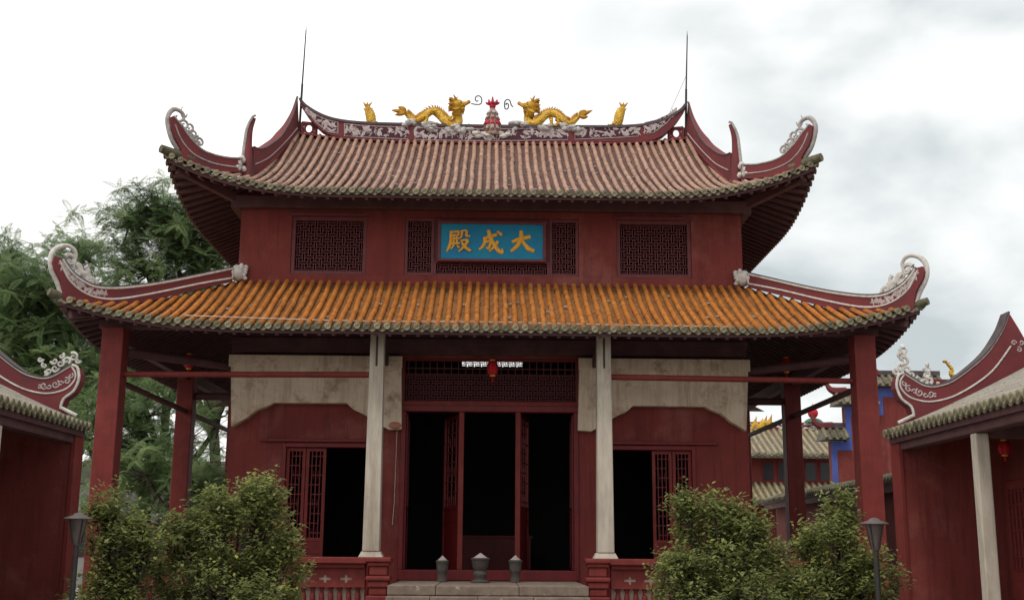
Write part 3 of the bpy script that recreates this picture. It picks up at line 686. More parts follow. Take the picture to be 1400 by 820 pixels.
mb = MB(); tl = smoothpts(hl, 3); tl = tl+[q*V(-1, 1, 1) for q in reversed(tl[:-1])]
for a, b in zip(tl[:-1], tl[1:]): mb.beam(a+up3*.02, b+up3*.02, .36, .07)
mb.build('coping', 'ridgetop', ridge)
# base course under the ridge and the openwork brackets at its ends
mb = MB(); bl = smoothpts(half([(409, 185), (434, 188), (469, 191.5), (560, 196), (672, 197.8)]), 3); bl[-1][0] = 0; bl = bl+[q*V(-1, 1, 1) for q in reversed(bl[:-1])]
for a, b in zip(bl[:-1], bl[1:]): mb.beam(a, b, .36, .045)
mb.build('base_course', 'ridge', ridge)
def f():
    mb = MB(); c = [onplane(x, y, mp0, mn) for x, y in ((413, 168), (432, 170), (432, 184), (413, 183))]
    for i in range(4): mb.tube([c[i], c[(i+1) % 4]], .05, 6)
    m = sum(c)/4; mb.tube([m+mu*.12*math.cos(a)+up3*.14*math.sin(a) for a in np.linspace(0, 6.283, 17)], .035, 6)
    for i in range(4): mb.tube([c[i], c[i]*.55+m*.45], .04, 5)
    return mb
both(f, 'end_bracket', 'ridge', ridge)
# recessed dark panels with white outline and floral relief
def panel(poly_top, poly_bot, seed, cnt, name='ridge_panel'):
    tp = [onplane(x, y, mp0, mn)+mn*.152 for x, y in poly_top]; bt = [onplane(x, y, mp0, mn)+mn*.152 for x, y in poly_bot]
    pl = tp+bt[::-1]; mbp = MB(); mbp.prism(pl, mn, .012); p = mbp.build('ridge_panel', 'ridgepanel', ridge)
    ln = MB(); ln.tube(pl+[pl[0]], .016, 5); rg = []
    R = random.Random(seed)
    def reg(R): k = R.uniform(0, len(poly_top)-1.001); i = int(k); q = k-i; v = R.uniform(.18, .82); a = [poly_top[i][j]*(1-q)+poly_top[i+1][j]*q for j in (0, 1)]; b = [poly_bot[i][j]*(1-q)+poly_bot[i+1][j]*q for j in (0, 1)]; return a[0]*(1-v)+b[0]*v, a[1]*(1-v)+b[1]*v
    r = relief(reg, mp0, mn, .165, cnt, .075, u=mu, stems=cnt//4, seed=seed); ln.add(r.v, r.f); ln.build('floral_relief', 'reliefwhite', p, kind='stuff')
def mir(pp): return [(1343-x, y+.004*(671-x)) for x, y in pp]
mir = lambda pp: [(1343.5-x, y+.8*(671.5-x)/671.5*1.8) for x, y in reversed(pp)]
P1 = ([(419, 150), (432, 159.5), (448, 166.5), (463, 170)], [(421, 155), (434, 171), (450, 183), (463, 185.5)])
P2 = ([(472, 172), (490, 174), (520, 175.5), (558, 176.5)], [(472, 188.5), (490, 189.8), (520, 191.3), (558, 193)])
P3 = ([(568, 177.5), (600, 178), (635, 178.5), (671, 179)], [(568, 193.5), (600, 194.3), (635, 194.8), (671, 195)])
for i, (a, b) in enumerate((P1, P2, P3)):
    panel(a, b, i+3, (30, 46, 52)[i]); panel(mir(a), mir(b), i+13, (30, 46, 52)[i])

# ------------------------------------------------------------------ lower storey
def col(x, y, z0, z1, w, m, name, taper=0, bev=.02):
    mb = MB(); mb.box(x-w/2, x+w/2, y-w/2, y+w/2, z0, z1, taper); return mb.build(name, m, hall, bevel=bev)
for sg in (-1, 1):
    col(sg*8.24, 0, .351, 6.25, .47, 'brightwood', 'corner_column'); col(sg*8.24, 6.3, .351, 6.25, .44, 'brightwood', 'side_column'); col(sg*8.24, 12.6, .351, 6.25, .44, 'brightwood', 'side_column')
    p = col(sg*2.49, 0, 1.5, 6.22, .36, 'stonepillar', 'pillar', .03, .02)
    mb = MB(); mb.box(sg*2.49-.26, sg*2.49+.26, -.22, .26, 1.381, 1.5, .06); mb.build('pillar_base', 'stonepillar', p, bevel=.012)
    mb = MB(); mb.box(sg*2.49-.022, sg*2.49+.022, -.162, -.148, 5.45, 6.12); mb.build('rust_streak', 'bark', p)
    # tie poles
    mb = MB(); mb.tube([V(sg*8.0, 0, 5.24), V(sg*2.66, 0, 5.28)], .065, 12); mb.build('tie_pole', 'brightwood', hall, smooth=True)
    mb = MB(); mb.tube([V(sg*8.2, .24, 5.12), V(sg*8.2, 6.05, 5.12)], .07, 10); mb.build('tie_pole', 'darkwood', hall, smooth=True)
    mb = MB(); mb.tube([V(sg*8.2, 6.55, 5.12), V(sg*8.2, 12.35, 5.12)], .07, 10); mb.build('tie_pole', 'darkwood', hall, smooth=True)
    mb = MB(); mb.beam((sg*8.24, .24, 6.12), (sg*8.24, 12.4, 6.12), .2, .3); mb.build('eave_beam', 'darkwood', hall, bevel=.02)
    mb = MB(); mb.tube([V(sg*8.0, 6.3, 5.55), V(sg*6.12, 6.3, 5.55)], .1, 10); mb.build('tie_pole', 'darkwood', hall, smooth=True)
    mb = MB(); mb.tube([V(sg*8.05, .2, 5.75), V(sg*6.08, 2.15, 5.75)], .1, 10); mb.build('tie_pole', 'darkwood', hall, smooth=True)
    mb = MB(); mb.beam((sg*2.49, .2, 5.9), (sg*2.49, 2.09, 5.9), .18, .3); mb.build('cross_beam', 'darkwood', hall, bevel=.015)
mb = MB(); mb.box(-8.6, 8.6, -.12, .12, 6.24, 6.44); mb.build('eave_beam', 'darkwood', hall, bevel=.02)
mb = MB(); mb.box(-6.1, 6.1, 1.9, 2.097, 6.06, 7.25); mb.build('wall_plate', 'darkwood', hall, bevel=.015)
mb = MB(); mb.box(-6.12, 6.12, 1.84, 1.899, 6.3, 6.42); mb.build('plate_moulding', 'darkwood', hall, bevel=.01)
# purlin and boarding line between eave beam and wall
mb = MB(); mb.box(-8.3, 8.3, .95, 1.1, 6.62, 6.8); mb.build('purlin', 'darkwood', hall, bevel=.02)
# cream arched plaster panels
ap = [(316, 487), (549, 487), (549, 586), (531, 587), (508, 574), (499, 567), (490, 562.5), (484, 560), (479, 556), (474, 551), (374, 550.5), (369, 553.5), (361, 557), (352, 560), (345, 565), (338, 571), (329, 575.5), (316.5, 583)]
poly = [at(x, y, 1.88) for x, y in ap]
for q in poly: q[1] = 1.96
mb = MB(); mb.prism(poly, (0, 1, 0), .24); a = mb.build('arch_panel', 'plaster', hall, bevel=.008); b = mb.mirror().build('arch_panel', 'plaster', hall, bevel=.008)
mb = MB(); q0, q1 = at(316, 487, 1.88), at(549, 505, 1.88); mb.box(q0[0]-.03, q1[0]+.02, 1.80, 1.838, q1[2]+.02, q0[2]+.03)
mb.build('lintel_band', 'plaster', a, bevel=.006); mb.mirror().build('lintel_band', 'plaster', b, bevel=.006)
mb = MB(); c = at(540, 581, 1.8); mb.blob(c+V(0, .02, 0), .15, .05, .08, 12, 7, .04); mb.build('bracket_end', 'peach', a, smooth=True)
# door head, posts, threshold, leaves
mb = MB(); mb.box(-DX+.003, DX-.003, 2.02, 2.3, 4.72, 4.93); mb.build('door_head', 'wood', hall, bevel=.015)
mb = MB(); mb.box(-DX+.003, DX-.003, 1.98, 2.019, 4.86, 4.95); mb.build('door_head_moulding', 'brightwood', hall, bevel=.008)
mb = MB(); mb.box(-DX+.003, DX-.003, 2.04, 2.32, FLOOR+.002, 1.09); mb.build('threshold', 'wood', hall, bevel=.015)
for sg in (-1, 1):
    x = sg*2.03; mb = MB(); mb.box(x-.055, x+.055, 2.05, 2.3, 1.091, 4.718); mb.build('door_jamb', 'wood', hall, bevel=.01)
    x = sg*.665; mb = MB(); mb.box(x-.06, x+.06, 2.06, 2.24, 1.091, 4.718); mb.build('door_post', 'brightwood', hall, bevel=.012)
tr = frame_bars(-DX+.004, DX-.004, 4.932, 5.998, 2.1, 2.25, .06).build('transom', 'wood', hall, bevel=.008)
lattice_bars(-DX+.064, DX-.064, 4.99, 5.62, 2.15, .137, w=.018).build('lattice', 'lattice', tr, kind='stuff')
mb = MB()
for x in np.linspace(-1.95, 1.95, 24): mb.box(x-.009, x+.009, 2.155, 2.19, 5.62, 5.94)
for z in (5.62, 5.76): mb.box(-2.02, 2.02, 2.16, 2.185, z-.01, z+.01)
mb.build('upper_lattice', 'lattice', tr, kind='stuff')

def leaf(x0, y0, x1, y1, z0, z1, name='door_leaf', lm='brightwood'):
    """lattice-topped door leaf between two plan points"""
    p, q = V(x0, y0, 0), V(x1, y1, 0); d = unit(q-p); ln = np.linalg.norm(q-p); nn = np.cross(d, up3)
    H = z1-z0
    def bx(mb, a, b, za, zb, t, off=0):
        vs = [p+d*s+nn*(o+off)+V(0, 0, z) for z in (za, zb) for s, o in ((a, -t), (b, -t), (b, t), (a, t))]
        mb.add(vs, [(0, 3, 2, 1), (4, 5, 6, 7), (0, 1, 5, 4), (1, 2, 6, 5), (2, 3, 7, 6), (3, 0, 4, 7)])
    st = MB(); sw = .075
    bx(st, 0, sw, z0, z1, .03); bx(st, ln-sw, ln, z0, z1, .03)
    zr = [z0, z0+H*.30, z0+H*.38, z1-.08]
    for z in zr: bx(st, sw, ln-sw, z, z+.08, .027)
    lf = st.build(name, lm, hall, bevel=.006)
    pn = MB(); bx(pn, sw, ln-sw, z0+.08, z0+H*.30, .012); pn.build('panel', 'wood', lf)
    pn = MB(); bx(pn, sw, ln-sw, z0+H*.30+.08, z0+H*.38, .012); pn.build('panel', 'wood', lf)
    la = MB(); za, zb = z0+H*.38+.08, z1-.08; w = ln-2*sw; t = .012
    for k in (.2, .5, .8):
        bx(la, sw+w*k-t, sw+w*k+t, za, zb, .014)
    nz = 9
    for i in range(nz):
        z = za+(zb-za)*(i+.5)/nz
        if i % 2: bx(la, sw, sw+w*.8, z-t, z+t, .011)
        else: bx(la, sw+w*.2, ln-sw, z-t, z+t, .011)
        if i % 3 == 0:
            bx(la, sw+w*.32, sw+w*.34, z-.1, z+.12, .010); bx(la, sw+w*.66, sw+w*.68, z-.1, z+.12, .010)
    la.build('lattice', 'door_lattice', lf, kind='stuff')
    return lf
leaf(-.70, 2.3, -1.10, 3.35, 1.10, 4.70, lm='wood'); leaf(.70, 2.3, .94, 3.4, 1.10, 4.70, lm='wood')
leaf(-1.97, 2.32, -2.0, 3.5, 1.10, 4.70, lm='wood'); leaf(1.97, 2.32, 2.0, 3.5, 1.10, 4.70, lm='wood')
for sg in (-1, 1):
    X = lambda v: sg*v
    def sb(mb, a, b, y0, y1, z0, z1): mb.box(min(X(a), X(b)), max(X(a), X(b)), y0, y1, z0, z1)
    df = MB(); sb(df, 2.745, 2.83, 2.04, 2.33, .36, 3.955); sb(df, 4.75, 4.835, 2.04, 2.33, .36, 3.955); sb(df, 2.83, 4.75, 2.043, 2.327, 3.86, 3.955); fr = df.build('door_frame', 'wood', hall, bevel=.01)
    df = MB(); sb(df, 2.76, 5.35, 2.0, 2.098, 3.985, 4.05); df.build('door_ledge', 'wood', hall, bevel=.01, label='thin ledge above the side door')
    x0, x1 = sorted((X(4.745), X(4.30))); leaf(x0, 2.16, x1, 2.16, .4, 3.85)
    x0, x1 = sorted((X(4.285), X(3.82))); leaf(x0, 2.16, x1, 2.16, .4, 3.85)
    x0, x1 = X(2.84), X(2.86); leaf(x0, 2.34, x1, 3.25, .4, 3.85)
# conduit wire down the wall beside the left pillar
mb = MB(); mb.tube([V(-2.18, 2.08, 4.3), V(-2.2, 2.08, 2.6), V(-2.23, 2.08, 2.1)], .006, 5); mb.build('conduit', 'white', hall)

mb = MB(); mb.tube(smoothpts([V(-6.6, -.72, 6.42), V(-3, -.62, 6.36), V(0, -.6, 6.37), V(2, -.66, 6.33), V(5.2, -.85, 6.27)], 6), .009, 4); mb.build('roof_cable', 'white', hall)
# altar inside
alt = based('altar_table', (0, 7.6, FLOOR), 'dark red altar table inside the hall behind the middle doorway', 'table')
mb = MB(); mb.box(-1.2, 1.2, -.45, .45, 1.0, 1.07); mb.build('tabletop', 'wood', alt, bevel=.01)
mb = MB(); mb.box(-1.1, 1.1, -.43, -.40, .15, .995); mb.build('front_cloth', 'wood', alt)
for x in (-1.1, 1.1):
    for y in (-.36, .36): mb = MB(); mb.box(x-.05, x+.05, y-.02, y+.06, .002, .998); mb.build('leg', 'wood', alt)

# ------------------------------------------------------------------ name plaque
pq = based('name_plaque', (0, 2.05, 8.845), 'blue name plaque with three gold characters on the upper storey', 'sign')
mb = MB(); mb.box(-1.24, 1.24, -.06, .04, -.435, .435); mb.build('board', 'blue', pq)
mb = MB()
for a, b, c, d in ((-1.31, 1.31, .437, .50), (-1.31, 1.31, -.50, -.437), (-1.31, -1.242, -.4365, .4365), (1.242, 1.31, -.4365, .4365)): mb.box(a, b, -.1, .04, c, d)
mb.build('frame', 'lattice', pq, bevel=.012)
CH = {
 'da': [[(.06, .50, .04), (.25, .58, .055), (.5, .66, .06), (.84, .74, .05)], [(.44, .99, .05), (.45, .8, .06), (.40, .55, .065), (.26, .3, .06), (.02, .08, .035)], [(.46, .62, .03), (.58, .42, .05), (.75, .22, .07), (1.0, .1, .045)]],
 'cheng': [[(.16, .62, .04), (.4, .70, .05), (.74, .82, .045)], [(.24, .68, .05), (.24, .48, .05), (.15, .28, .045), (.0, .14, .02)], [(.27, .48, .035), (.47, .53, .04), (.46, .36, .04), (.40, .2, .04), (.3, .24, .02)], [(.38, 1.0, .05), (.46, .72, .06), (.6, .4, .06), (.8, .12, .06), (.97, .02, .045), (.96, .2, .015)], [(.78, .52, .045), (.66, .3, .045), (.42, .06, .02)], [(.74, .94, .03), (.88, .86, .05), (.96, .76, .03)]],
 'dian': [[(.14, .92, .032), (.3, .92, .035), (.5, .94, .035)], [(.5, .95, .035), (.48, .76, .035)], [(.16, .76, .028), (.48, .77, .03)], [(.16, .93, .04), (.17, .6, .045), (.12, .3, .045), (.0, .04, .02)], [(.2, .6, .028), (.54, .63, .03)], [(.29, .74, .028), (.29, .4, .03)], [(.42, .74, .028), (.42, .4, .03)], [(.16, .37, .03), (.56, .41, .033)], [(.29, .32, .035), (.18, .14, .02)], [(.42, .32, .02), (.52, .2, .035)],
          [(.62, .97, .035), (.62, .76, .035), (.55, .6, .02)], [(.62, .95, .03), (.82, .95, .035), (.81, .74, .035), (.97, .72, .025)], [(.58, .5, .03), (.86, .54, .04), (.74, .28, .045), (.5, .03, .02)], [(.62, .44, .025), (.76, .24, .05), (1.0, .06, .04)]],
}
for name, cx, lab in (('dian', -.80, 'leftmost gold character'), ('cheng', -.02, 'middle gold character'), ('da', .74, 'rightmost gold character')):
    mb = MB(); sz = .57
    for k, st in enumerate(CH[name]):
        ps = [V(cx+(x-.5)*sz*1.02, -.07-.003*k, (y-.5)*sz) for x, y, w in st]; ws = [w*sz*1.5 for x, y, w in st]
        P = smoothpts(ps, 4); Wd = [w for i in range(len(ws)-1) for w in np.linspace(ws[i], ws[i+1], 5)[:-1]]+[ws[-1]]
        mb.tube(P, Wd, 8, flat=(0, 1, 0), fn=.55)
    mb.build('character', 'signgold', pq, smooth=True, label=lab)

# ------------------------------------------------------------------ dragons and other roof ornaments
Z2 = 33.3/1600
def dpt(x, y, Y=6.3): return at(x, y, Y)
def dragon(name, label, conv, bodypts, face, head, tail, prongs, legs, cloud):
    """conv: zoom->photo pixels; face=+1 looks right"""
    base = dpt(*conv(*bodypts[len(bodypts)//2][:2])); d = root(name, label, 'dragon statue', 'gold dragons on the main ridge')
    P = [dpt(*conv(x, y), 6.3+.1*math.sin(i*1.3)) for i, (x, y, r) in enumerate(bodypts)]; Rr = [r for _, _, r in bodypts]
    sp = smoothpts(P, 5); rr = [r for i in range(len(Rr)-1) for r in np.linspace(Rr[i], Rr[i+1], 6)[:-1]]+[Rr[-1]]
    mb = MB(); mb.tube(sp, rr, 12); mb.build('body', 'gold', d, smooth=True)
    fin = MB()
    for i in range(3, len(sp)-4):
        dd = sp[min(i+1, len(sp)-1)]-sp[i-1]; dd = unit(dd); nrm = np.cross(V(0, -1, 0), dd); nrm = nrm if face*1 > 0 else -nrm
        q = sp[i]+nrm*rr[i]*.9; fin.tube([q-dd*.02, q+nrm*.06-dd*.035*1, q+nrm*.12-dd*.08], [.045, .028, .004], 5, flat=(0, 1, 0), fn=.5)
    # scale belly ridges
    fin.build('dorsal_spines', 'golddark', d)
    # head
    H = lambda x, y, dy=0: dpt(*conv(*head(x, y)), 6.3+dy)
    hd = MB(); hd.tube(smoothpts([H(-.55, -.35), H(-.25, .1), H(.1, .2), H(.45, .12), H(.8, .16)], 4), [.13, .135, .14, .145, .15, .155, .155, .15, .14, .135, .125, .12, .11, .1, .1, .105, .085], 10)
    hd.tube(smoothpts([H(.05, -.25), H(.4, -.42), H(.72, -.3)], 4), [.09, .085, .08, .075, .07, .07, .065, .06, .04], 8)
    hd.blob(H(.82, .32), .06, .08, .05, 8, 5); hd.build('head', 'gold', d, smooth=True)
    ey = MB()
    for s in (-1, 1): ey.blob(H(.3, .42, s*.1), .04, .04, .04, 8, 5); ey.tube([H(.1, .5, s*.1), H(.3, .6, s*.1), H(.5, .48, s*.08)], [.015, .03, .012], 5)
    ey.build('brow', 'golddark', d)
    for s in (-1, 1):
        hn_ = MB(); hn_.tube(smoothpts([H(-.1, .45, s*.08), H(-.3, .95, s*.11), H(-.55, 1.5, s*.13)], 3), [.045, .045, .04, .04, .03, .02, .008], 6)
        hn_.tube([H(-.25, .85, s*.1), H(-.02, 1.2, s*.12)], [.03, .006], 5); hn_.build('horn', 'golddark', d, smooth=True)
    mn_ = MB(); R = random.Random(5)
    for k in range(26):
        a = -.9+1.9*k/25; c = H(-.3-.12*R.random(), .05+.55*a, R.uniform(-.12, .12)); e = H(-1.0-.25*R.random(), .0+1.0*a+.12, R.uniform(-.2, .2))
        mn_.tube([c, c*.5+e*.5+V(0, 0, .02), e], [.06, .045, .006], 5)
    for k in range(7): c = H(.15+.09*k, -.45, 0); e = c+V(face*-.02, R.uniform(-.05, .05), -.12-.06*R.random()); mn_.tube([c, e], [.035, .005], 5)
    mn_.build('mane', 'golddark', d)
    wk = MB(); c0 = H(.85, .3); wk.tube(smoothpts(tail['whisk'](), 5), .02, 6); wk.build('whisker', 'wire', d, smooth=True)
    wk = MB(); wk.tube(smoothpts([H(.7, .1, -.1), H(.9, .2, -.1), H(1.15, .42, -.06), H(1.3, .48)], 3), [.045]*5+[.05, .055, .055, .05, .03], 6); wk.blob(H(1.25, .5), .06, .06, .06, 8, 5); wk.build('snout_barbel', 'golddark', d, smooth=True)
    tf = MB()
    for pr in prongs: tf.tube(smoothpts([dpt(*conv(*q)) for q in pr], 4), [.05, .06, .07, .075, .07, .06, .045, .025, .006][:4*(len(pr)-1)+1], 6)
    tf.build('tail_fin', 'golddark', d, smooth=True)
    for lg in legs:
        l_ = MB(); q = [dpt(*conv(*z), 6.12) for z in lg]; l_.tube(smoothpts(q, 3), [.06-.004*i for i in range(3*(len(q)-1)+1)], 6)
        for k in (-1, 0, 1): l_.tube([q[-1], q[-1]+V(face*.1, -.05+.05*k, -.03+.02*k)], [.03, .006], 5)
        l_.build('leg', 'gold', d, smooth=True)
    cl = MB(); R = random.Random(11)
    for (x, y, r) in cloud:
        for k in range(11):
            c = dpt(*conv(x, y), 6.3); cl.blob(c+V(R.uniform(-1, 1)*r*.9, R.uniform(-.16, .16), R.uniform(-.5, .5)*r*.6), r*R.uniform(.25, .5), r*R.uniform(.3, .45), r*R.uniform(.2, .38), 10, 6, .14)
    cl.build('cloud_base', 'cloudgrey', d, smooth=True)
    return d
cA = lambda x, y: (530+x/8.2, 110+y/8.2)
headA = lambda x, y: (790+x*95, 285-y*85)
dragon('dragon_statue', 'gold dragon on the left of the ridge, facing right with its tail end up', cA,
       [(190, 350, .05), (230, 400, .07), (290, 455, .08), (350, 450, .088), (420, 400, .10), (500, 345, .108), (570, 380, .12), (630, 440, .128), (690, 495, .128), (750, 505, .12), (795, 470, .115), (795, 410, .115), (775, 350, .12), (765, 300, .13)],
       1, headA, {'whisk': lambda: [dpt(*cA(*q)) for q in ((935, 262), (1000, 272), (1045, 262), (1055, 215), (1035, 180), (1000, 178), (982, 205), (995, 235), (1018, 228))]}, 
       [[(195, 350), (130, 345), (40, 335)], [(200, 345), (165, 315), (115, 298)], [(195, 360), (145, 375), (80, 390)]],
       [[(430, 400), (440, 440), (405, 470)], [(720, 450), (690, 430), (715, 405)]],
       [(240, 540, .30), (330, 520, .34), (420, 510, .34), (530, 560, .28), (640, 580, .28), (740, 570, .32), (840, 550, .32), (450, 570, .28)])
cB = lambda x, y: (680+x/7.37, 110+y/7.37)
headB = lambda x, y: (330-x*88, 272-y*80)
dragon('dragon_statue', 'gold dragon on the right of the ridge, facing left with arched spiny back', cB,
       [(840, 345, .045), (800, 390, .06), (755, 430, .075), (700, 430, .085), (650, 395, .095), (600, 350, .105), (540, 335, .112), (475, 360, .118), (420, 415, .12), (370, 440, .12), (315, 425, .12), (305, 380, .115), (330, 330, .12), (345, 290, .13)],
       -1, headB, {'whisk': lambda: [dpt(*cB(*q)) for q in ((160, 268), (140, 250), (125, 205), (95, 195), (72, 225), (78, 285), (105, 285), (112, 245), (90, 232), (88, 250))]},
       [[(830, 350), (880, 335), (960, 300)], [(830, 345), (855, 320), (895, 302)], [(835, 355), (870, 370), (915, 365)]],
       [[(540, 380), (545, 420), (540, 460)], [(590, 390), (615, 420), (590, 455)]],
       [(240, 470, .32), (330, 490, .3), (430, 490, .32), (530, 500, .32), (630, 490, .32), (720, 500, .3), (790, 495, .24)])

def flame():
    d = root('flame_pearl_finial', 'layered petal finial with red flame top between the gold dragons', 'finial')
    c = at(673, 187, 6.3); c[1] = 6.3; u = Z2
    mb = MB(); mb.lathe([(.26, 0), (.28, .05), (.25, .14), (.22, .2), (.2, .36), (.18, .42), (.15, .58), (.13, .64), (.11, .72), (.1, .8), (.08, .84)], c, 18); mb.build('cone', 'petal', d, smooth=True)
    for row, (r, z, n, h) in enumerate(((.25, .06, 12, .26), (.2, .24, 10, .24), (.15, .44, 8, .2), (.11, .62, 7, .16))):
        mb = MB()
        for k in range(n):
            a = 2*math.pi*(k+.5*(row % 2))/n; e = V(math.cos(a), math.sin(a), 0); p = c+e*r+V(0, 0, z)
            mb.tube([p-e*.02, p+e*.05+V(0, 0, h*.4), p+e*.01+V(0, 0, h*.8), p-e*.03+V(0, 0, h)], [.025, .06, .05, .01], 6, flat=e, fn=.5)
        mb.build('petal_ring', ('petal', 'finialred', 'petal', 'reliefwhite')[row], d, smooth=True)
    mb = MB(); mb.blob(c+V(0, 0, .93), .095, .095, .12, 12, 8); mb.build('pearl', 'finialred', d, smooth=True)
    for k, (dx, h, b) in enumerate(((-.06, .08, -.13), (.06, .08, .13), (-.04, .16, -.07), (.05, .15, .08), (0, .24, 0))):
        mb = MB(); p = c+V(dx, -.02*k, .98); mb.tube(smoothpts([p, p+V(b*.8, 0, h*.35), p+V(b, 0, h*.9)], 3), [.05, .05, .045, .04, .03, .02, .006], 6); mb.build('flame', 'finialred', d, smooth=True)
    mb = MB()
    for k in range(10): mb.blob(c+V(random.uniform(-.5, .5), -.14+random.uniform(-.05, .05), random.uniform(-.06, .06)), .12, .08, .07, 8, 5, .15)
    mb.build('white_flowers', 'white', d, smooth=True)
flame()

def fish(px_, py_, lean, label):
    d = root('fish_ornament', label, 'roof ornament', 'gold fish at the ends of the ridge')
    c = at(px_, py_, 6.3); c[1] = 6.3
    P = smoothpts([c+V(-lean*.12, 0, 0), c+V(-lean*.02, 0, .12), c+V(lean*.02, 0, .3), c+V(lean*.08, 0, .46), c+V(lean*.13, 0, .55)], 4)
    mb = MB(); k = len(P); mb.tube(P, [.11+.07*math.sin(math.pi*i/(k-1)*.9)-.065*(i/(k-1)) for i in range(k)], 10, flat=(0, 1, 0), fn=.75); mb.build('body', 'gold', d, smooth=True)
    mb = MB()
    for b in (-.09, .01, .12): mb.tube([P[-1]-V(0, 0, .03), P[-1]+V(b*.6, 0, .08), P[-1]+V(b*1.3, 0, .17)], [.03, .04, .005], 6, flat=(0, 1, 0), fn=.5)
    mb.build('tail_fin', 'golddark', d)
    mb = MB()
    for i in range(3, k-2, 2):
        for s in (-1, 1): mb.tube([P[i]+V(s*.07, 0, 0), P[i]+V(s*.15, 0, .05)], [.035, .004], 5, flat=(0, 1, 0), fn=.5)
    for s in (-1, 1): mb.tube([P[1], P[1]+V(s*.18, 0, -.02), P[1]+V(s*.22, 0, .03)], [.05, .04, .006], 5)
    mb.build('side_fins', 'golddark', d)
fish(507, 172, -1, 'small upright gold fish ornament near the left end of the ridge')
fish(846, 172, 1, 'small upright gold fish ornament near the right end of the ridge')

for sg, lab in ((-1, 'tall thin lightning rod at the left end of the ridge'), (1, 'tall thin lightning rod at the right ridge end with a guy wire')):
    d = based('lightning_rod', (sg*5.53, 6.3, 13.0), lab, 'lightning rod', 'rods at the ridge ends')
    mb = MB(); tx = .06 if sg < 0 else .12
    mb.tube([V(0, 0, 0), V(tx*.4, 0, 1.6), V(tx*.4, 0, 1.6)], [.035, .032, .022], 8); mb.tube([V(tx*.4, 0, 1.6), V(tx, 0, 3.25)], [.024, .016], 8); mb.build('rod', 'iron', d, smooth=True)
    mb = MB(); mb.tube([V(tx, 0, 3.25), V(tx, 0, 3.42)], [.014, .003], 6); mb.build('tip', 'iron', d)
    if sg > 0: mb = MB(); mb.tube([V(.05, 0, 2.0), V(-.5, -.1, .75)], .006, 4); mb.build('guy_wire', 'wire', d)

# ------------------------------------------------------------------ lanterns
def lantern(p, r, h, label, cord=.5):
    d = based('lantern', p, label, 'lantern', 'red lanterns')
    mb = MB(); n = 16; prof = [(r*.45, -h/2), (r*.8, -h*.38), (r, -h*.1), (r, h*.1), (r*.8, h*.38), (r*.45, h/2)]
    mb.lathe(prof, (0, 0, 0), n); mb.build('shade', 'redbright', d, smooth=True)
    mb = MB()
    for j in range(8):
        a = 2*math.pi*j/8; mb.tube([V(q*1.02*math.cos(a), q*1.02*math.sin(a), z) for q, z in prof], .006, 4)
    mb.build('ribs', 'wood', d)
    for s in (-1, 1): mb = MB(); mb.lathe([(r*.5, -.015), (r*.5, .015)], (0, 0, s*h*.52), 12); mb.build('cap', 'signgold', d)
    mb = MB(); mb.tube([V(0, 0, h*.5), V(0, 0, h*.5+cord)], .006, 4); mb.build('cord', 'iron', d)
    mb = MB()
    for k in range(6): mb.tube([V(0, 0, -h*.5), V(.02*math.cos(k), .02*math.sin(k), -h*.5-h*.45)], .006, 4)
    mb.build('tassel', 'redbright', d)
lantern(at(673.5, 503, 1.3), .125, .34, 'red lantern hanging over the middle doorway', .9)
lantern(at(258.5, 494, 3.2), .13, .34, 'red lantern under the veranda roof left of the hall', .8)
lantern(at(1075, 499, 3.2), .13, .34, 'red lantern under the veranda roof right of the hall', .8)
lantern(at(1373, 612, -7.0), .10, .22, 'red lantern under the eave of the right side hall', .35)

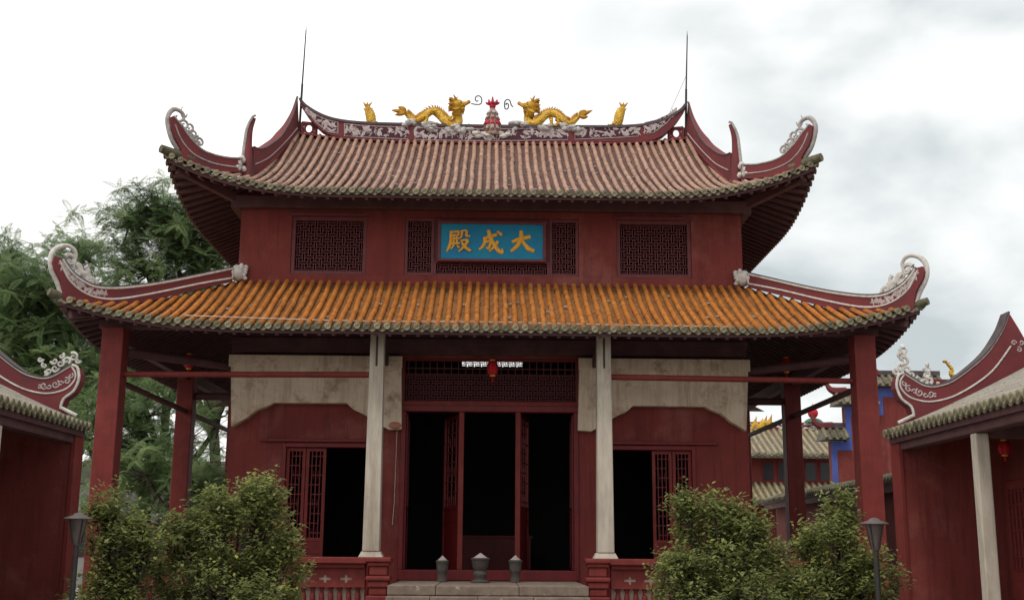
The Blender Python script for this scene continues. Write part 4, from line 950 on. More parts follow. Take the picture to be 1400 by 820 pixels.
# ------------------------------------------------------------------ balustrades, steps, urns
def balustrade(sg, label):
    d = based('balustrade', (sg*5.1, 0, .351), label, 'balustrade', 'balustrades beside the steps')
    q = lambda mb, a, b, y0, y1, z0, z1: mb.box(min(sg*a, sg*b)-sg*5.1, max(sg*a, sg*b)-sg*5.1, y0, y1, z0-.351, z1-.351)
    mb = MB(); q(mb, 2.56, 7.98, -.30, .30, 1.25, 1.38); mb.build('cap', 'brightwood', d, bevel=.02)
    mb = MB(); q(mb, 2.60, 7.95, -.2, .2, 1.16, 1.249); mb.build('cap_moulding', 'brightwood', d, bevel=.02)
    mb = MB(); zc, zs = .92, .05
    # frieze panel with four-pointed openings: built as strips round them
    xs = [2.62+.62*i for i in range(9)]; xs = [x for x in xs if x < 7.6]; cw = .19; ch = .085
    q(mb, 2.6, 7.95, -.1, .1, 1.02, 1.159); q(mb, 2.6, 7.95, -.1, .1, .76, .85)
    # solid between holes
    hol = [3.0+.44*i for i in range(11)]; pv = 2.6
    for h in hol: q(mb, pv, h-.13, -.1, .1, .8502, 1.0198); pv = h+.13
    q(mb, pv, 7.95, -.1, .1, .8502, 1.0198)
    for h in hol:
        for a in (-1, 1):
            for (z0, z1) in ((.8502, .905), (.965, 1.0198)): q(mb, h+a*.03 if a > 0 else h-.1299, h+.1299 if a > 0 else h-.03, -.098, .098, z0, z1)
    mb.build('frieze', 'brightwood', d)
    mb = MB(); q(mb, 2.62, 7.94, .062, .095, .352, .758); mb.build('added_gap_backing', 'palepink', d)  # added panel, pale and set forward so the baluster gaps look bright
    for h in hol:
        mb = MB(); q(mb, h-.128, h+.128, -.06, .05, .907, .963); q(mb, h-.028, h+.028, -.062, .048, .9635, 1.0195); q(mb, h-.028, h+.028, -.062, .048, .8505, .9065); mb.build('cross_inset', 'palepink', d)
    bm_ = MB(); bm_.lathe([(.06, 0), (.062, .03), (.045, .06), (.055, .13), (.06, .2), (.045, .28), (.035, .34), (.055, .375), (.06, .408)], (0, 0, 0), 10); me = bm_.mesh('baluster', 'brightwood', smooth=True)
    x = 2.75
    while x < 7.9: link('baluster', me, d, loc=(sg*x-sg*5.1, 0, 0)); x += .19
    # pedestal at the steps with stacked mouldings
    pm = MB(); c = 2.31
    for (hw, z0, z1) in ((.27, 1.28, 1.385), (.23, 1.2, 1.279), (.19, 1.0, 1.199), (.26, .9, .999), (.22, .76, .899), (.19, .6, .759), (.25, .351, .599)): q(pm, c-hw, c+hw, -hw-.06, hw-.02, z0, z1)
    pm.build('pedestal', 'brightwood', d, bevel=.03)
balustrade(-1, 'red balustrade with cross openings left of the steps'); balustrade(1, 'red balustrade with cross openings right of the steps')

st = based('stone_steps', (0, -1, 0), 'worn pale stone steps and landing before the middle doorway', 'steps')
def slab(x0, x1, y0, y1, z0, z1):
    mb = MB(); nx = 6
    j = lambda: random.uniform(-.012, .012)
    for i in range(1): mb.box(x0, x1, y0, y1, z0, z1)
    o = mb.build('step_slab', 'stone', st, bevel=.018); return o
xs = [-2.02, -1.05, .62, 2.02]
for i in range(3):
    slab(xs[i]+.004, xs[i+1]-.004, -.4, 3.03, .655, .85-.006*(i % 2))
xs = [-2.02, -1.15, -.2, .9, 2.02]
for k in range(3):
    for i in range(4): slab(xs[i]+.004+.1*(k % 2)*(0 < i), xs[i+1]-.004+.1*(k % 2)*(i < 3), -.75-.34*k, -.40-.34*k-.003, .65-.18*k-.17+.002, .65-.18*k-random.uniform(0, .008))
mb = MB(); mb.box(-2.0, 2.0, -.38, 3.02, .352, .652); mb.build('landing_core', 'stone', st)

def urn(p, prof, label, n=18):
    prof = [(a*.9, b*.92) for a, b in prof]
    d = based('stone_urn', p, label, 'urn', 'urns before the door')
    mb = MB(); mb.lathe(prof, (0, 0, 0), n); mb.build('bowl', 'urnstone', d, smooth=True)
    r, z = prof[-1]; mb = MB(); mb.lathe([(r*1.04, -.03), (r*1.08, .0), (r*1.0, .02)], (0, 0, z), n); mb.build('rim', 'urnstone', d, smooth=True)
    mb = MB(); mb.lathe([(r*.86, .0), (r*.6, .035), (r*.3, .075), (.01, .11)], (0, 0, z+.012), n); mb.build('ash_heap', 'ash', d, smooth=True)
UY = 1.1; zl = FLOOR+.003
p = at(604.5, 790, UY); urn((p[0], UY, zl), [(.13, 0), (.13, .03), (.115, .05), (.12, .22), (.145, .26), (.14, .3), (.155, .48)], 'slim grey stone urn left of the larger one')
p = at(656.5, 790, UY-.4); urn((p[0], UY-.4, zl), [(.24, 0), (.24, .03), (.15, .06), (.14, .12), (.175, .17), (.17, .22), (.135, .27), (.19, .36), (.215, .55)], 'largest stone urn with a flared bowl, middle of the three')
p = at(704.5, 790, UY); urn((p[0], UY, zl), [(.13, 0), (.13, .03), (.115, .05), (.12, .22), (.15, .26), (.145, .3), (.165, .5)], 'slim grey stone urn right of the larger one')

# ================================================================== SIDE HALLS
def side_hall(sg, label):
    d = root('side_hall', label, 'temple', 'side halls of the courtyard')
    GY, XE, ZE = -5.35, 6.9, 3.56
    XR, RUN = 9.7, 2.8
    def zs(dd): t = dd/RUN; return ZE+1.32*(.86*t+.14*t*t)
    X = lambda v: sg*v
    def bx(a, b, y0, y1, z0, z1, name, m, par=d, bev=0, **kw):
        mb = MB(); mb.box(min(X(a), X(b)), max(X(a), X(b)), y0, y1, z0, z1); return mb.build(name, m, par, bevel=bev, **kw)
    # end wall with gable, front wall, rear wall
    out_ = [V(X(7.05), GY, 0), V(X(12.3), GY, 0), V(X(12.3), GY, zs(.2)-.12), V(X(XR), GY, zs(RUN)-.12), V(X(7.05), GY, zs(.12)-.12)]
    mb = MB(); mb.prism(out_, (0, 1, 0), .34); mb.build('end_wall', 'wall', d, bevel=.01)
    bx(6.98, 7.06, GY-.2, GY+.2, 0, 3.4, 'wall_end', 'brightwood', bev=.01)
    bx(8.75, 9.0, -15, GY-.172, 0, 4.0, 'front_wall', 'wall'); bx(12.0, 12.3, -15, GY-.172, 0, 3.5, 'rear_wall', 'wall')
    for k in range(3):
        y0 = -9.0-2.6*k
        bx(8.68, 8.748, y0, y0+2.2, .25, 2.75, 'door', 'wood', bev=.01)
    lf = bx(8.70, 8.749, -6.7, -5.7, .25, 2.75, 'door', 'brightwood', bev=.01)
    bx(8.66, 8.699, -6.55, -5.85, .4, 1.1, 'panel', 'redbright' if False else 'brightwood', lf, .01)
    mb = MB()
    for i in range(6): y = -6.55+.14*i; mb.box(min(X(8.67), X(8.699)), max(X(8.67), X(8.699)), y-.012, y+.012, 1.3, 2.6)
    for i in range(7): z = 1.3+.21*i; mb.box(min(X(8.675), X(8.698)), max(X(8.675), X(8.698)), -6.56, -5.84, z-.012, z+.012)
    mb.build('lattice', 'door_lattice', lf, kind='stuff')
    bx(6.75, 12.4, -15.2, GY+.3, -.4, .16, 'plinth', 'stone')
    for y in (-8.55, -12.0):
        mb = MB(); mb.box(X(7.13)-.1, X(7.13)+.1, y-.1, y+.1, .161, 3.27); mb.build('pillar', 'stonepillar', d, bevel=.02)
    bx(7.02, 7.24, -15, GY-.172, 3.272, 3.5, 'eave_beam', 'darkwood', bev=.02)
    for y in (-8.55, -12.0): bx(7.245, 8.74, y-.08, y+.08, 3.2, 3.44, 'cross_beam', 'darkwood', bev=.01)
    # roof
    rf = bpy.data.objects.new('roof', None); COL.objects.link(rf); rf.parent = d
    pans = MB(); y = GY+.12; i = 0
    while y > -14.5:
        def pt(q, y=y): return V(X(XE+q), y, zs(q)+.028)
        row_mesh(pt, RUN, (0, 1, 0), R=.05, n=6).build('tile_row', 'rowS', rf, smooth=True, recalc=False)
        mw = Matrix.Translation((X(XE-.015), y, zs(0)+.03)) @ Matrix.Rotation(-sg*math.pi/2, 4, 'Z'); link('eave_disc', ME_disc, rf, mw=mw)
        mw = Matrix.Translation((X(XE+.02), y-PITCHT/2, zs(0)-.01)) @ Matrix.Rotation(-sg*math.pi/2, 4, 'Z'); link('drip_tile', ME_lip, rf, mw=mw)
        def pt2(q, y=y): return V(X(XE+.03+q), y-PITCHT/2, zs(q))
        pan_strip(pans, pt2, RUN, (0, 1, 0), PITCHT/2); y -= PITCHT; i += 1
    pans.build('pan_tiles', 'panS', rf, kind='stuff', recalc=False)
    mb = MB(); mb.add([V(X(XR), GY+.2, zs(RUN)), V(X(XR), -15, zs(RUN)), V(X(XR+2.9), -15, ZE), V(X(XR+2.9), GY+.2, ZE)], [(0, 1, 2, 3)]); mb.build('rear_slope', 'panS', rf)
    mb = MB(); K = 6
    for k in range(K):
        a, b = RUN*k/K+.05, RUN*(k+1)/K+.05; mb.add([V(X(XE+a), GY+.15, zs(a)-.09), V(X(XE+a), -15, zs(a)-.09), V(X(XE+b), -15, zs(b)-.09), V(X(XE+b), GY+.15, zs(b)-.09)], [(0, 1, 2, 3)])
    mb.build('soffit', 'darkwood', rf, recalc=False)
    mb = MB(); yy = GY-.1
    while yy > -14.8: mb.beam((X(XE+.1), yy, zs(.1)-.14), (X(XE+1.8), yy, zs(1.8)-.14), .06, .08); yy -= .3
    mb.build('rafters', 'darkwood', rf, kind='stuff')
    mb = MB(); mb.box(min(X(XE+.05), X(XE+.085)), max(X(XE+.05), X(XE+.085)), -15, GY+.15, ZE-.16, ZE-.03); mb.build('eave_board', 'darkwood', rf)
    # sweeping gable ridge (outline measured on the gable plane)
    p0 = V(0, GY, 0); n = V(0, -1.0, 0); TH = .3
    tp = [(1374.4, 429.8), (1370, 442), (1363.4, 456.6), (1346, 483), (1322, 505), (1297.6, 522.4), (1280, 528.5), (1268.3, 529.8), (1258, 527.5), (1248.8, 522.4), (1231.7, 511.5)]
    ou = [(1225, 514), (1222, 522), (1222, 532), (1229, 546.8), (1241.5, 556.6), (1245, 566), (1243, 577)]
    bt = [(1280.5, 563), (1322, 545), (1358.5, 526), (1400, 505)]; rt = [(1400, 470), (1395, 463.9), (1387, 450)]
    fx = lambda q: V(X(abs(q[0])), q[1], q[2])
    tt = [fx(q) for q in smoothpts([onplane(x, y, p0, n) for x, y in tp], 3)]
    T = lambda L_: [fx(onplane(x, y, p0, n)) for x, y in L_]
    far = [V(X(12.2), GY, 3.9), V(X(12.2), GY, 4.2), V(X(10.4), GY, 4.9)]
    mb = MB(); mb.prism(tt+T(ou)+T(bt)+far+T(rt), n, TH); rg = mb.build('gable_ridge', 'ridge', rf)
    mb = MB()
    for s in (-1, 1): mb.tube([q+n*s*TH/2 for q in tt], .02, 6)
    edge = smoothpts(T([(1231.7, 511.5), (1225, 514), (1222.5, 522), (1222.5, 532), (1229, 546.5), (1241.5, 556.6), (1245.5, 568)]), 3); mb.tube([q+n*TH/2 for q in edge], .024, 6)
    lo = smoothpts(T([(1232, 514), (1227, 522), (1228, 532), (1238, 543), (1254, 549), (1272, 550), (1297, 544), (1322, 531), (1346, 514), (1360, 499), (1377, 475)]), 3); mb.tube([q+n*TH/2 for q in lo], .016, 6)
    mb.tube([q+n*TH/2 for q in T([(1224, 579), (1246, 568.5)])], .03, 6)
    mb.build('white_moulding', 'white', rg, smooth=True)
    mb = MB()
    for a, b in zip(tt[:-1], tt[1:]): mb.beam(a+V(0, 0, .02), b+V(0, 0, .02), .34, .03)
    mb.build('coping', 'ridgetop', rg)
    sc = [(1233, 503, 7, 1.2, 1, 1), (1240, 506, 7, 1.2, 4, -1), (1226, 508, 5, 1, 2, 1), (1246, 512, 6, 1.2, 2, 1), (1256, 518, 6, 1.1, 0, -1), (1264, 522, 6, 1.2, 3, 1), (1270, 520, 5, 1, 5, 1), (1236, 494, 7, 1, 2, -1), (1231, 486, 6, 1.1, 0, 1), (1236, 478, 6, .9, 3, 1), (1266, 512, 5, 1, 1, -1), (1268, 504, 5, 1, 3, 1)]
    if sg < 0: sc = [(1234, 499, 8, 1.3, 1, 1), (1243, 504, 7, 1.2, 4, -1), (1251, 508, 7, 1.2, 2, 1), (1259, 505, 6, 1.1, 0, -1), (1258, 515, 7, 1.2, 3, 1), (1266, 520, 6, 1.2, 5, 1), (1272, 511, 5, 1, 1, -1), (1278, 503, 5, 1, 3, 1), (1250, 498, 5, 1, 2, 1), (1228, 504, 5, 1, 3, 1), (1270, 524, 5, 1, 1, 1)]
    mb = MB()
    for (x, y, r, tu, s0, q) in sc:
        c = fx(onplane(x, y, p0, n)); ps = spiral(c, V(sg, 0, 0), up3, r*20/1600*(.8 if sg < 0 else 1), tu, s0, sgn=q); k = len(ps); mb.tube(ps, [(.022 if sg < 0 else .028)*(1.2-.8*j/k) for j in range(k)], 6)
    for (x, y) in () if sg < 0 else ((1234, 498), (1232, 490), (1229, 484), (1234, 474), (1267, 516), (1268, 508), (1268, 499), (1243, 512)): mb.blob(fx(onplane(x, y, p0, n)), .04, .04, .05, 7, 5, .3)
    mb.build('scrollwork', 'white', rg, smooth=True)
    mb = MB()
    for (x, y, r, tu, s0, q) in [(1238, 533, 5, 1.2, 1, 1), (1246, 537, 4, 1, 3, -1), (1253, 538, 6, 1.3, 2, 1), (1261, 541, 4, 1, 0, -1), (1268, 540, 5, 1.1, 4, 1), (1274, 542, 3, 1, 1, 1), (1233, 526, 4, 1, 2, 1), (1381, 471, 4, 1.2, 0, 1), (1388, 480, 4, 1.1, 2, -1), (1391, 470, 4, 1, 4, 1)]:
        c = fx(onplane(x, y, p0, n))+n*TH/2; mb.tube(spiral(c, V(sg, 0, 0), up3, r*20/1600, tu, s0, sgn=q, n=14), .014, 5)
    mb.build('floral_relief', 'reliefwhite', rg, kind='stuff')
    mb = MB(); mb.box(min(X(XR-.15), X(XR+.15)), max(X(XR-.15), X(XR+.15)), -15, GY-.17, zs(RUN)-.05, zs(RUN)+.4); mb.build('main_ridge', 'ridge', rf, bevel=.02)
side_hall(-1, 'low red side hall with curved white-edged gable ridge at the left edge')
side_hall(1, 'low red side hall with curved white-edged gable ridge at the right edge')

# ================================================================== BACKGROUND BUILDINGS
# gallery running back along the right side of the main hall
ga = root('gallery', 'low dark-eaved gallery running back behind the right corner column', 'building')
def zg(q): return 3.28+.45*q
mb = MB(); mb.box(10.3, 10.6, 3.0, 17.0, 0, 3.42); mb.build('wall', 'wall', ga)
rf = bpy.data.objects.new('roof', None); COL.objects.link(rf); rf.parent = ga
mb = MB(); mb.add([V(9.85, 2.8, zg(0)), V(9.85, 17.2, zg(0)), V(10.3, 17.2, zg(.45)), V(10.3, 2.8, zg(.45)), V(9.85, 2.8, zg(0)-.1), V(9.85, 17.2, zg(0)-.1), V(10.3, 17.2, zg(.45)-.1), V(10.3, 2.8, zg(.45)-.1)],
               [(0, 1, 2, 3), (7, 6, 5, 4), (0, 3, 7, 4), (1, 0, 4, 5), (2, 1, 5, 6), (3, 2, 6, 7)]); mb.build('roof_deck', 'darkwood', rf)
y = 2.9
while y < 17:
    def pt(q, y=y): return V(9.85+q, y, zg(q)+.02)
    row_mesh(pt, .45, (0, 1, 0), n=5, seg=.5).build('tile_row', 'eaveG', rf, smooth=True, recalc=False)
    link('eave_disc', ME_disc, rf, mw=Matrix.Translation((9.83, y, zg(0)+.02)) @ Matrix.Rotation(-math.pi/2, 4, 'Z')); y += .24
mb = MB(); mb.box(9.9, 10.1, 3.0, 17, 3.0, 3.18); mb.build('eave_beam', 'darkwood', ga)

# stepped gable wall with blue border
GWY = 17.4
gw = root('stepped_gable', 'tall stepped red gable wall with blue border behind the right column', 'wall')
steps = [(1135, 604), (1155, 556), (1200, 542), (1200, 491), (1250, 455)]
pxs = [at(x, 600, GWY)[0] for x in (1134, 1155, 1200, 1232)]; zz = [at(1150, y, GWY)[2] for y in (604, 556, 531)]
xr = at(1290, 600, GWY)[0]; NS = 3
mb = MB(); o_ = [V(pxs[0], GWY, 0), V(xr, GWY, 0), V(xr, GWY, zz[2]), V(pxs[2], GWY, zz[2]), V(pxs[2], GWY, zz[1]), V(pxs[1], GWY, zz[1]), V(pxs[1], GWY, zz[0]), V(pxs[0], GWY, zz[0])]
mb.prism(o_, (0, 1, 0), .4); mb.build('wall', 'wall', gw)
bw = .32; mb = MB()
for i in range(3):
    x0 = pxs[i]; x1 = pxs[i+1] if i < 2 else xr; zlo = 0 if i == 0 else zz[i-1]
    mb.box(x0-.01, x0+bw*.62, GWY-.215, GWY-.202, zlo, zz[i]); mb.box(x0+bw*.62, x1+(bw*.62 if i < 2 else 0), GWY-.2155, GWY-.2025, zz[i]-bw, zz[i]-.002)
mb.build('blue_border', 'bluepaint', gw)
for i in range(3):
    x0 = pxs[i]-.35; x1 = pxs[i+1] if i < 2 else xr; cp = bpy.data.objects.new('coping', None); COL.objects.link(cp); cp.parent = gw
    mb = MB(); mb.add([V(x0, GWY-.55, zz[i]+.05), V(x1, GWY-.55, zz[i]+.05), V(x1, GWY, zz[i]+.5), V(x0, GWY, zz[i]+.5), V(x1, GWY+.55, zz[i]+.05), V(x0, GWY+.55, zz[i]+.05)], [(0, 1, 2, 3), (3, 2, 4, 5), (1, 0, 5, 4), (0, 3, 5), (1, 4, 2)]); mb.build('coping_body', 'rowS', cp)
    x = x0+.1
    while x < x1:
        def pt(q, x=x): return V(x, GWY-.58+q, zz[i]+.08+.8*q)
        row_mesh(pt, .55, (1, 0, 0), R=.07, n=5).build('tile_row', 'eaveG', cp, smooth=True, recalc=False); x += .26
    mb = MB(); mb.box(x0, x1, GWY-.1, GWY+.1, zz[i]+.5, zz[i]+.68); mb.build('ridge_cap', 'ridgetop', cp)
    mb = MB(); c = V(x0, GWY, zz[i]+.6); mb.tube(smoothpts([c+V(.5, 0, 0), c, c+V(-.2, 0, .2), c+V(-.22, 0, .5)], 4), [.14]*5+[.12-.012*k for k in range(8)], 6); mb.build('upturned_tip', 'ridge', cp, smooth=True)

# far hall with two tiled roofs
FH = root('distant_hall', 'distant red hall with two olive tiled roofs seen past the right columns', 'building')
FY = 30.0
def fz(y, Y=FY): return at(1080, y, Y)[2]
fx0, fx1 = at(985, 620, FY)[0], at(1175, 620, FY)[0]
zt0, zt1 = fz(622), at(1080, 588, FY+2.2)[2]
mb = MB(); mb.box(fx0+.3, fx1-.3, FY, FY+5, 0, fz(620)); mb.build('wall', 'wall', FH)
zl0, zl1 = fz(686, FY-2), fz(661)
def slope(z0, z1, y0, y1, nm):
    rf = bpy.data.objects.new(nm, None); COL.objects.link(rf); rf.parent = FH
    mb = MB(); mb.add([V(fx0, y0, z0), V(fx1, y0, z0), V(fx1, y1, z1), V(fx0, y1, z1), V(fx0, y0, z0-.15), V(fx1, y0, z0-.15), V(fx1, y1, z1-.15), V(fx0, y1, z1-.15)], [(0, 1, 2, 3), (7, 6, 5, 4), (0, 4, 5, 1)]); mb.build('roof_deck', 'panS', rf)
    x = fx0+.1
    while x < fx1:
        L_ = y1-y0
        def pt(q, x=x): return V(x, y0+q, z0+(z1-z0)*(.85*q/L_+.15*(q/L_)**2)+.03)
        row_mesh(pt, L_, (1, 0, 0), R=.08, n=5, seg=.6).build('tile_row', 'rowF', rf, smooth=True, recalc=False)
        link('eave_disc', ME_disc, rf, mw=Matrix.Translation((x, y0-.02, z0+.03)) @ Matrix.Scale(1.3, 4)); x += .3
    return rf
slope(zl0, zl1, FY-2, FY-.01, 'lower_roof'); ur = slope(zt0-.05, zt1, FY-.9, FY+2.2, 'upper_roof')
mb = MB(); zr1 = at(1080, 577, FY+2.3)[2]; mb.box(fx0, fx1, FY+2.25, FY+2.5, zt1-.1, zr1); mb.build('ridge', 'ridge', ur)
mb = MB(); R = random.Random(3)
for k in range(90): mb.blob((R.uniform(fx0, fx1), FY+2.24, R.uniform(zt1+.05, zr1-.03)), R.uniform(.05, .16), .03, R.uniform(.03, .08), 6, 4)
mb.build('floral_relief', 'white', ur, kind='stuff')
for x in (1000, 1050, 1071, 1108, 1128, 1150):
    a = at(x, 640, FY-.03); mb = MB(); mb.box(a[0]-.28, a[0]+.28, FY-.04, FY-.004, fz(658), fz(630)); wn = mb.build('window', 'wood', FH); mb = MB(); mb.box(a[0]-.22, a[0]+.22, FY-.055, FY-.041, fz(656), fz(632)); mb.build('pane', 'glass', wn)
c = at(1112, 577, FY+2.35)
bf = based('ball_finial', tuple(c), 'red ball finial on a green base atop the distant hall', 'finial')
mb = MB(); mb.lathe([(.5, 0), (.42, .1), (.3, .18), (.1, .25)], (0, 0, -.03), 14); mb.build('base', 'green', bf, smooth=True)
mb = MB(); mb.blob((0, 0, .45), .26, .26, .26, 14, 9); mb.build('ball', 'redbright', bf, smooth=True)
mb = MB(); mb.tube([V(0, 0, .7), V(0, 0, .95)], [.05, .005], 6); mb.build('tip', 'finialred', bf)
def gilt(px_, py_, Y, s, label):
    d = based('gilded_ornament', tuple(at(px_, py_, Y)), label, 'roof ornament')
    mb = MB(); mb.tube(smoothpts([V(.25*s, 0, 0), V(.1*s, 0, .25*s), V(.18*s, 0, .5*s), V(-.02*s, 0, .75*s), V(-.15*s, 0, .95*s)], 4), [.16*s-.006*s*i for i in range(17)], 8); mb.build('body', 'gold', d, smooth=True)
    mb = MB(); c_ = V(-.15*s, 0, .95*s); mb.blob(c_+V(-.05*s, 0, 0), .16*s, .1*s, .09*s, 8, 6)
    for k in range(5): mb.tube([V((.2-.06*k)*s, 0, (.1+.18*k)*s), V((.36-.06*k)*s, 0, (.2+.18*k)*s)], [.05*s, .005], 5)
    mb.build('head_and_fins', 'golddark', d)
gilt(1298, 516, 3.0, .42, 'small gold ornament on a roof behind the right side hall ridge')
gd_ = root('gilded_dragon', 'small gold dragon on the distant hall ridge beside the red wall', 'dragon statue')
mb = MB(); mb.tube(smoothpts([at(x, y, FY+2.3) for x, y in ((1026, 590), (1032, 580), (1038, 586), (1044, 578), (1049, 582), (1053, 574))], 4), [.1+.1*math.sin(i*.16) for i in range(21)], 8); mb.build('body', 'gold', gd_, smooth=True)
mb = MB()
for x, y in ((1053, 574), (1040, 580), (1032, 577), (1046, 576)): c = at(x, y, FY+2.3); mb.tube([c, c+V(.1, 0, .3)], [.09, .01], 5)
mb.build('spines', 'golddark', gd_)
# roof behind the right side hall that carries the gold ornament
bh = root('rear_side_hall', 'roof ridge with white frieze just behind the right side hall gable', 'building')
z0 = at(1290, 519, 3.0)[2]; xa, xb = at(1262, 519, 3.0)[0], at(1440, 519, 3.0)[0]
mb = MB(); mb.box(xa, xb, 2.9, 3.15, z0-.35, z0); mb.build('ridge', 'ridge', bh)
mb = MB(); R = random.Random(9)
for k in range(60): mb.blob((R.uniform(xa, xb), 2.89, z0-R.uniform(.08, .28)), R.uniform(.03, .08), .02, R.uniform(.02, .05), 6, 4)
mb.build('floral_relief', 'white', bh, kind='stuff')
mb = MB(); mb.add([V(xa, .9, z0-1.3), V(xb, .9, z0-1.3), V(xb, 2.95, z0-.34), V(xa, 2.95, z0-.34), V(xb, 5.1, z0-1.3), V(xa, 5.1, z0-1.3)], [(0, 1, 2, 3), (3, 2, 4, 5)]); mb.build('roof', 'rowS', bh)
mb = MB(); mb.box(xa+.4, xb, 1.2, 4.8, 0, z0-1.35); mb.build('wall', 'wall', bh)

# whitewashed house behind the trees on the left
hs = root('white_house', 'low whitewashed house with grey roof behind the trees on the left', 'house')
hx0, hx1 = at(95, 690, 24)[0], at(330, 690, 24)[0]; hz = at(200, 660, 24)[2]
mb = MB(); mb.box(hx0, hx1, 24, 29, 0, hz); mb.build('wall', 'housewhite', hs)
mb = MB(); mb.add([V(hx0-.4, 23.4, hz-.05), V(hx1+.4, 23.4, hz-.05), V(hx1+.4, 26.5, hz+1.1), V(hx0-.4, 26.5, hz+1.1), V(hx1+.4, 29.6, hz-.05), V(hx0-.4, 29.6, hz-.05)], [(0, 1, 2, 3), (3, 2, 4, 5), (1, 0, 5, 4), (0, 3, 5), (1, 4, 2)]); mb.build('roof', 'panS', hs)
for x in (120, 175, 215, 300):
    a = at(x, 690, 23.98); mb = MB(); mb.box(a[0]-.5, a[0]+.5, 23.95, 23.996, 1.1, 2.5); wn = mb.build('window', 'wood', hs); mb = MB(); mb.box(a[0]-.42, a[0]+.42, 23.93, 23.949, 1.18, 2.42); mb.build('pane', 'glass', wn)

# ================================================================== VEGETATION
def np_mesh(name, v, q, tint, m, parent, kind=None):
    me = bpy.data.meshes.new(name); me.vertices.add(len(v)); me.vertices.foreach_set('co', v.astype(np.float32).ravel())
    me.loops.add(q.size); me.loops.foreach_set('vertex_index', q.astype(np.int32).ravel()); me.polygons.add(len(q)); me.polygons.foreach_set('loop_start', np.arange(0, q.size, 4, dtype=np.int32))
    at_ = me.attributes.new('tint', 'FLOAT', 'POINT'); at_.data.foreach_set('value', tint.astype(np.float32))
    me.materials.append(M[m]); me.update(calc_edges=True); me.validate()
    o = bpy.data.objects.new(name, me); COL.objects.link(o); o.parent = parent
    if kind: o['kind'] = kind
    return o
def frond_template(n=13):
    vs = []; qs = []
    for i in range(n):
        s = .14+.86*i/(n-1); l = .25*math.sin(math.pi*(.18+.74*s))+.03; p = V(s, 0, .12*s-.42*s*s)
        for sd_ in (-1, 1):
            d = unit(V(.55, sd_*1.0, -.35)); e = unit(V(.9, -sd_*.4, -.25)); b = len(vs); w = .022
            vs += [p, p+d*l*.45+e*w, p+d*l, p+d*l*.5-e*w]; qs.append((b, b+1, b+2, b+3))
    for i in range(4):
        a, c = i/4, (i+1)/4; b = len(vs); f_ = lambda s: V(s, 0, .12*s-.42*s*s)
        vs += [f_(a)+V(0, -.008, 0), f_(c)+V(0, -.006, 0), f_(c)+V(0, .006, 0), f_(a)+V(0, .008, 0)]; qs.append((b, b+1, b+2, b+3))
    return np.array(vs), np.array(qs)
FV, FQ = frond_template()
def tree(base, height, clumps, label, seed, fl=.68, dens=3.3, name='broadleaf_tree'):
    """clumps: (x,y,z,rx,rz,count) ellipsoids of leaf rosettes, world coords"""
    r = np.random.default_rng(seed); R = random.Random(seed); d = based(name, tuple(base), label, 'tree', 'trees left of the hall'); B = np.array(base, float)
    tk = MB(); fork = V(base[0]+R.uniform(-.3, .3), base[1], height*.42); tk.tube(smoothpts([V(0, 0, 0), (fork-B)*.5+V(R.uniform(-.2, .2), 0, 0), fork-B], 4), [.30-.012*i for i in range(9)], 8)
    limbs = MB(); pts = []
    for (x, y, z, rx, rz, cnt) in clumps:
        c = V(x, y, z); m = fork*.5+c*.5+V(R.uniform(-.4, .4), R.uniform(-.4, .4), -.5); limbs.tube([q-B for q in smoothpts([fork, m, c-V(0, 0, rz*.4)], 4)], [.17-.014*i for i in range(9)], 6)
        for k in range(int(cnt*dens)):
            if k % 4 == 0:
                u = r.normal(size=3); u /= np.linalg.norm(u); sub = c+u*V(rx, rx, rz)*r.uniform(.3, 1.08)**.5; tb0 = r.uniform(-.1, .55)
            p = sub+r.normal(size=3)*V(.8, .8, .7)*fl; pts.append((p, u, tb0))
            if k % 6 == 0: limbs.tube([c-V(0, 0, rz*.3)-B, (p+c)/2-V(0, 0, .3)-B, p-B], [.05, .03, .012], 4)
    tk.build('trunk', 'bark', d, smooth=True); limbs.build('limbs', 'bark', d, smooth=True)
    AV, AQ, AT = [], [], []; nb = 0
    for p, u, tb0 in pts:
        nf = r.integers(7, 11); a0 = r.uniform(0, 6.28); tb = np.clip(tb0+r.uniform(-.15, .3), 0, .9)
        tilt = np.array([u[0]*.5, u[1]*.5, 1.0]); tilt /= np.linalg.norm(tilt); ax = np.cross([0, 0, 1], tilt)
        for k in range(nf):
            a = a0+6.283*k/nf+r.uniform(-.2, .2); s = fl*r.uniform(.65, 1.1); el = r.uniform(-.45, .95)
            ca, sa, ce, se = math.cos(a), math.sin(a), math.cos(el), math.sin(el)
            Rz_ = np.array([[ca, -sa, 0], [sa, ca, 0], [0, 0, 1]]); Ry_ = np.array([[ce, 0, -se], [0, 1, 0], [se, 0, ce]])
            v = (FV*s) @ (Rz_ @ Ry_).T; v = v+np.cross(ax, v)+p-B
            AV.append(v); AQ.append(FQ+nb); nb += len(FV); AT.append(np.full(len(FV), np.clip(tb+r.uniform(-.12, .25), 0, 1)))
    np_mesh('crown', np.concatenate(AV), np.concatenate(AQ), np.concatenate(AT), 'treeleaf', d)
def cl(px_, py_, Y, rpx, rpz, cnt):
    p = at(px_, py_, Y); m = (Y+25.5)/1600*1.02; return (p[0], p[1], p[2], rpx*m, rpz*m, cnt)
def gbase(px_, Y): return (at(px_, 740, Y)[0], Y, 0)
tree(gbase(292, 22), 14, [cl(228, 290, 22, 42, 22, 34), cl(178, 300, 22, 34, 16, 20), cl(262, 340, 22, 48, 34, 44), cl(205, 365, 22, 55, 30, 40), cl(300, 400, 22, 46, 30, 30), cl(300, 320, 23, 30, 30, 18)], 'tallest tree with palm-like leaf sprays beside the upper storey', 1)
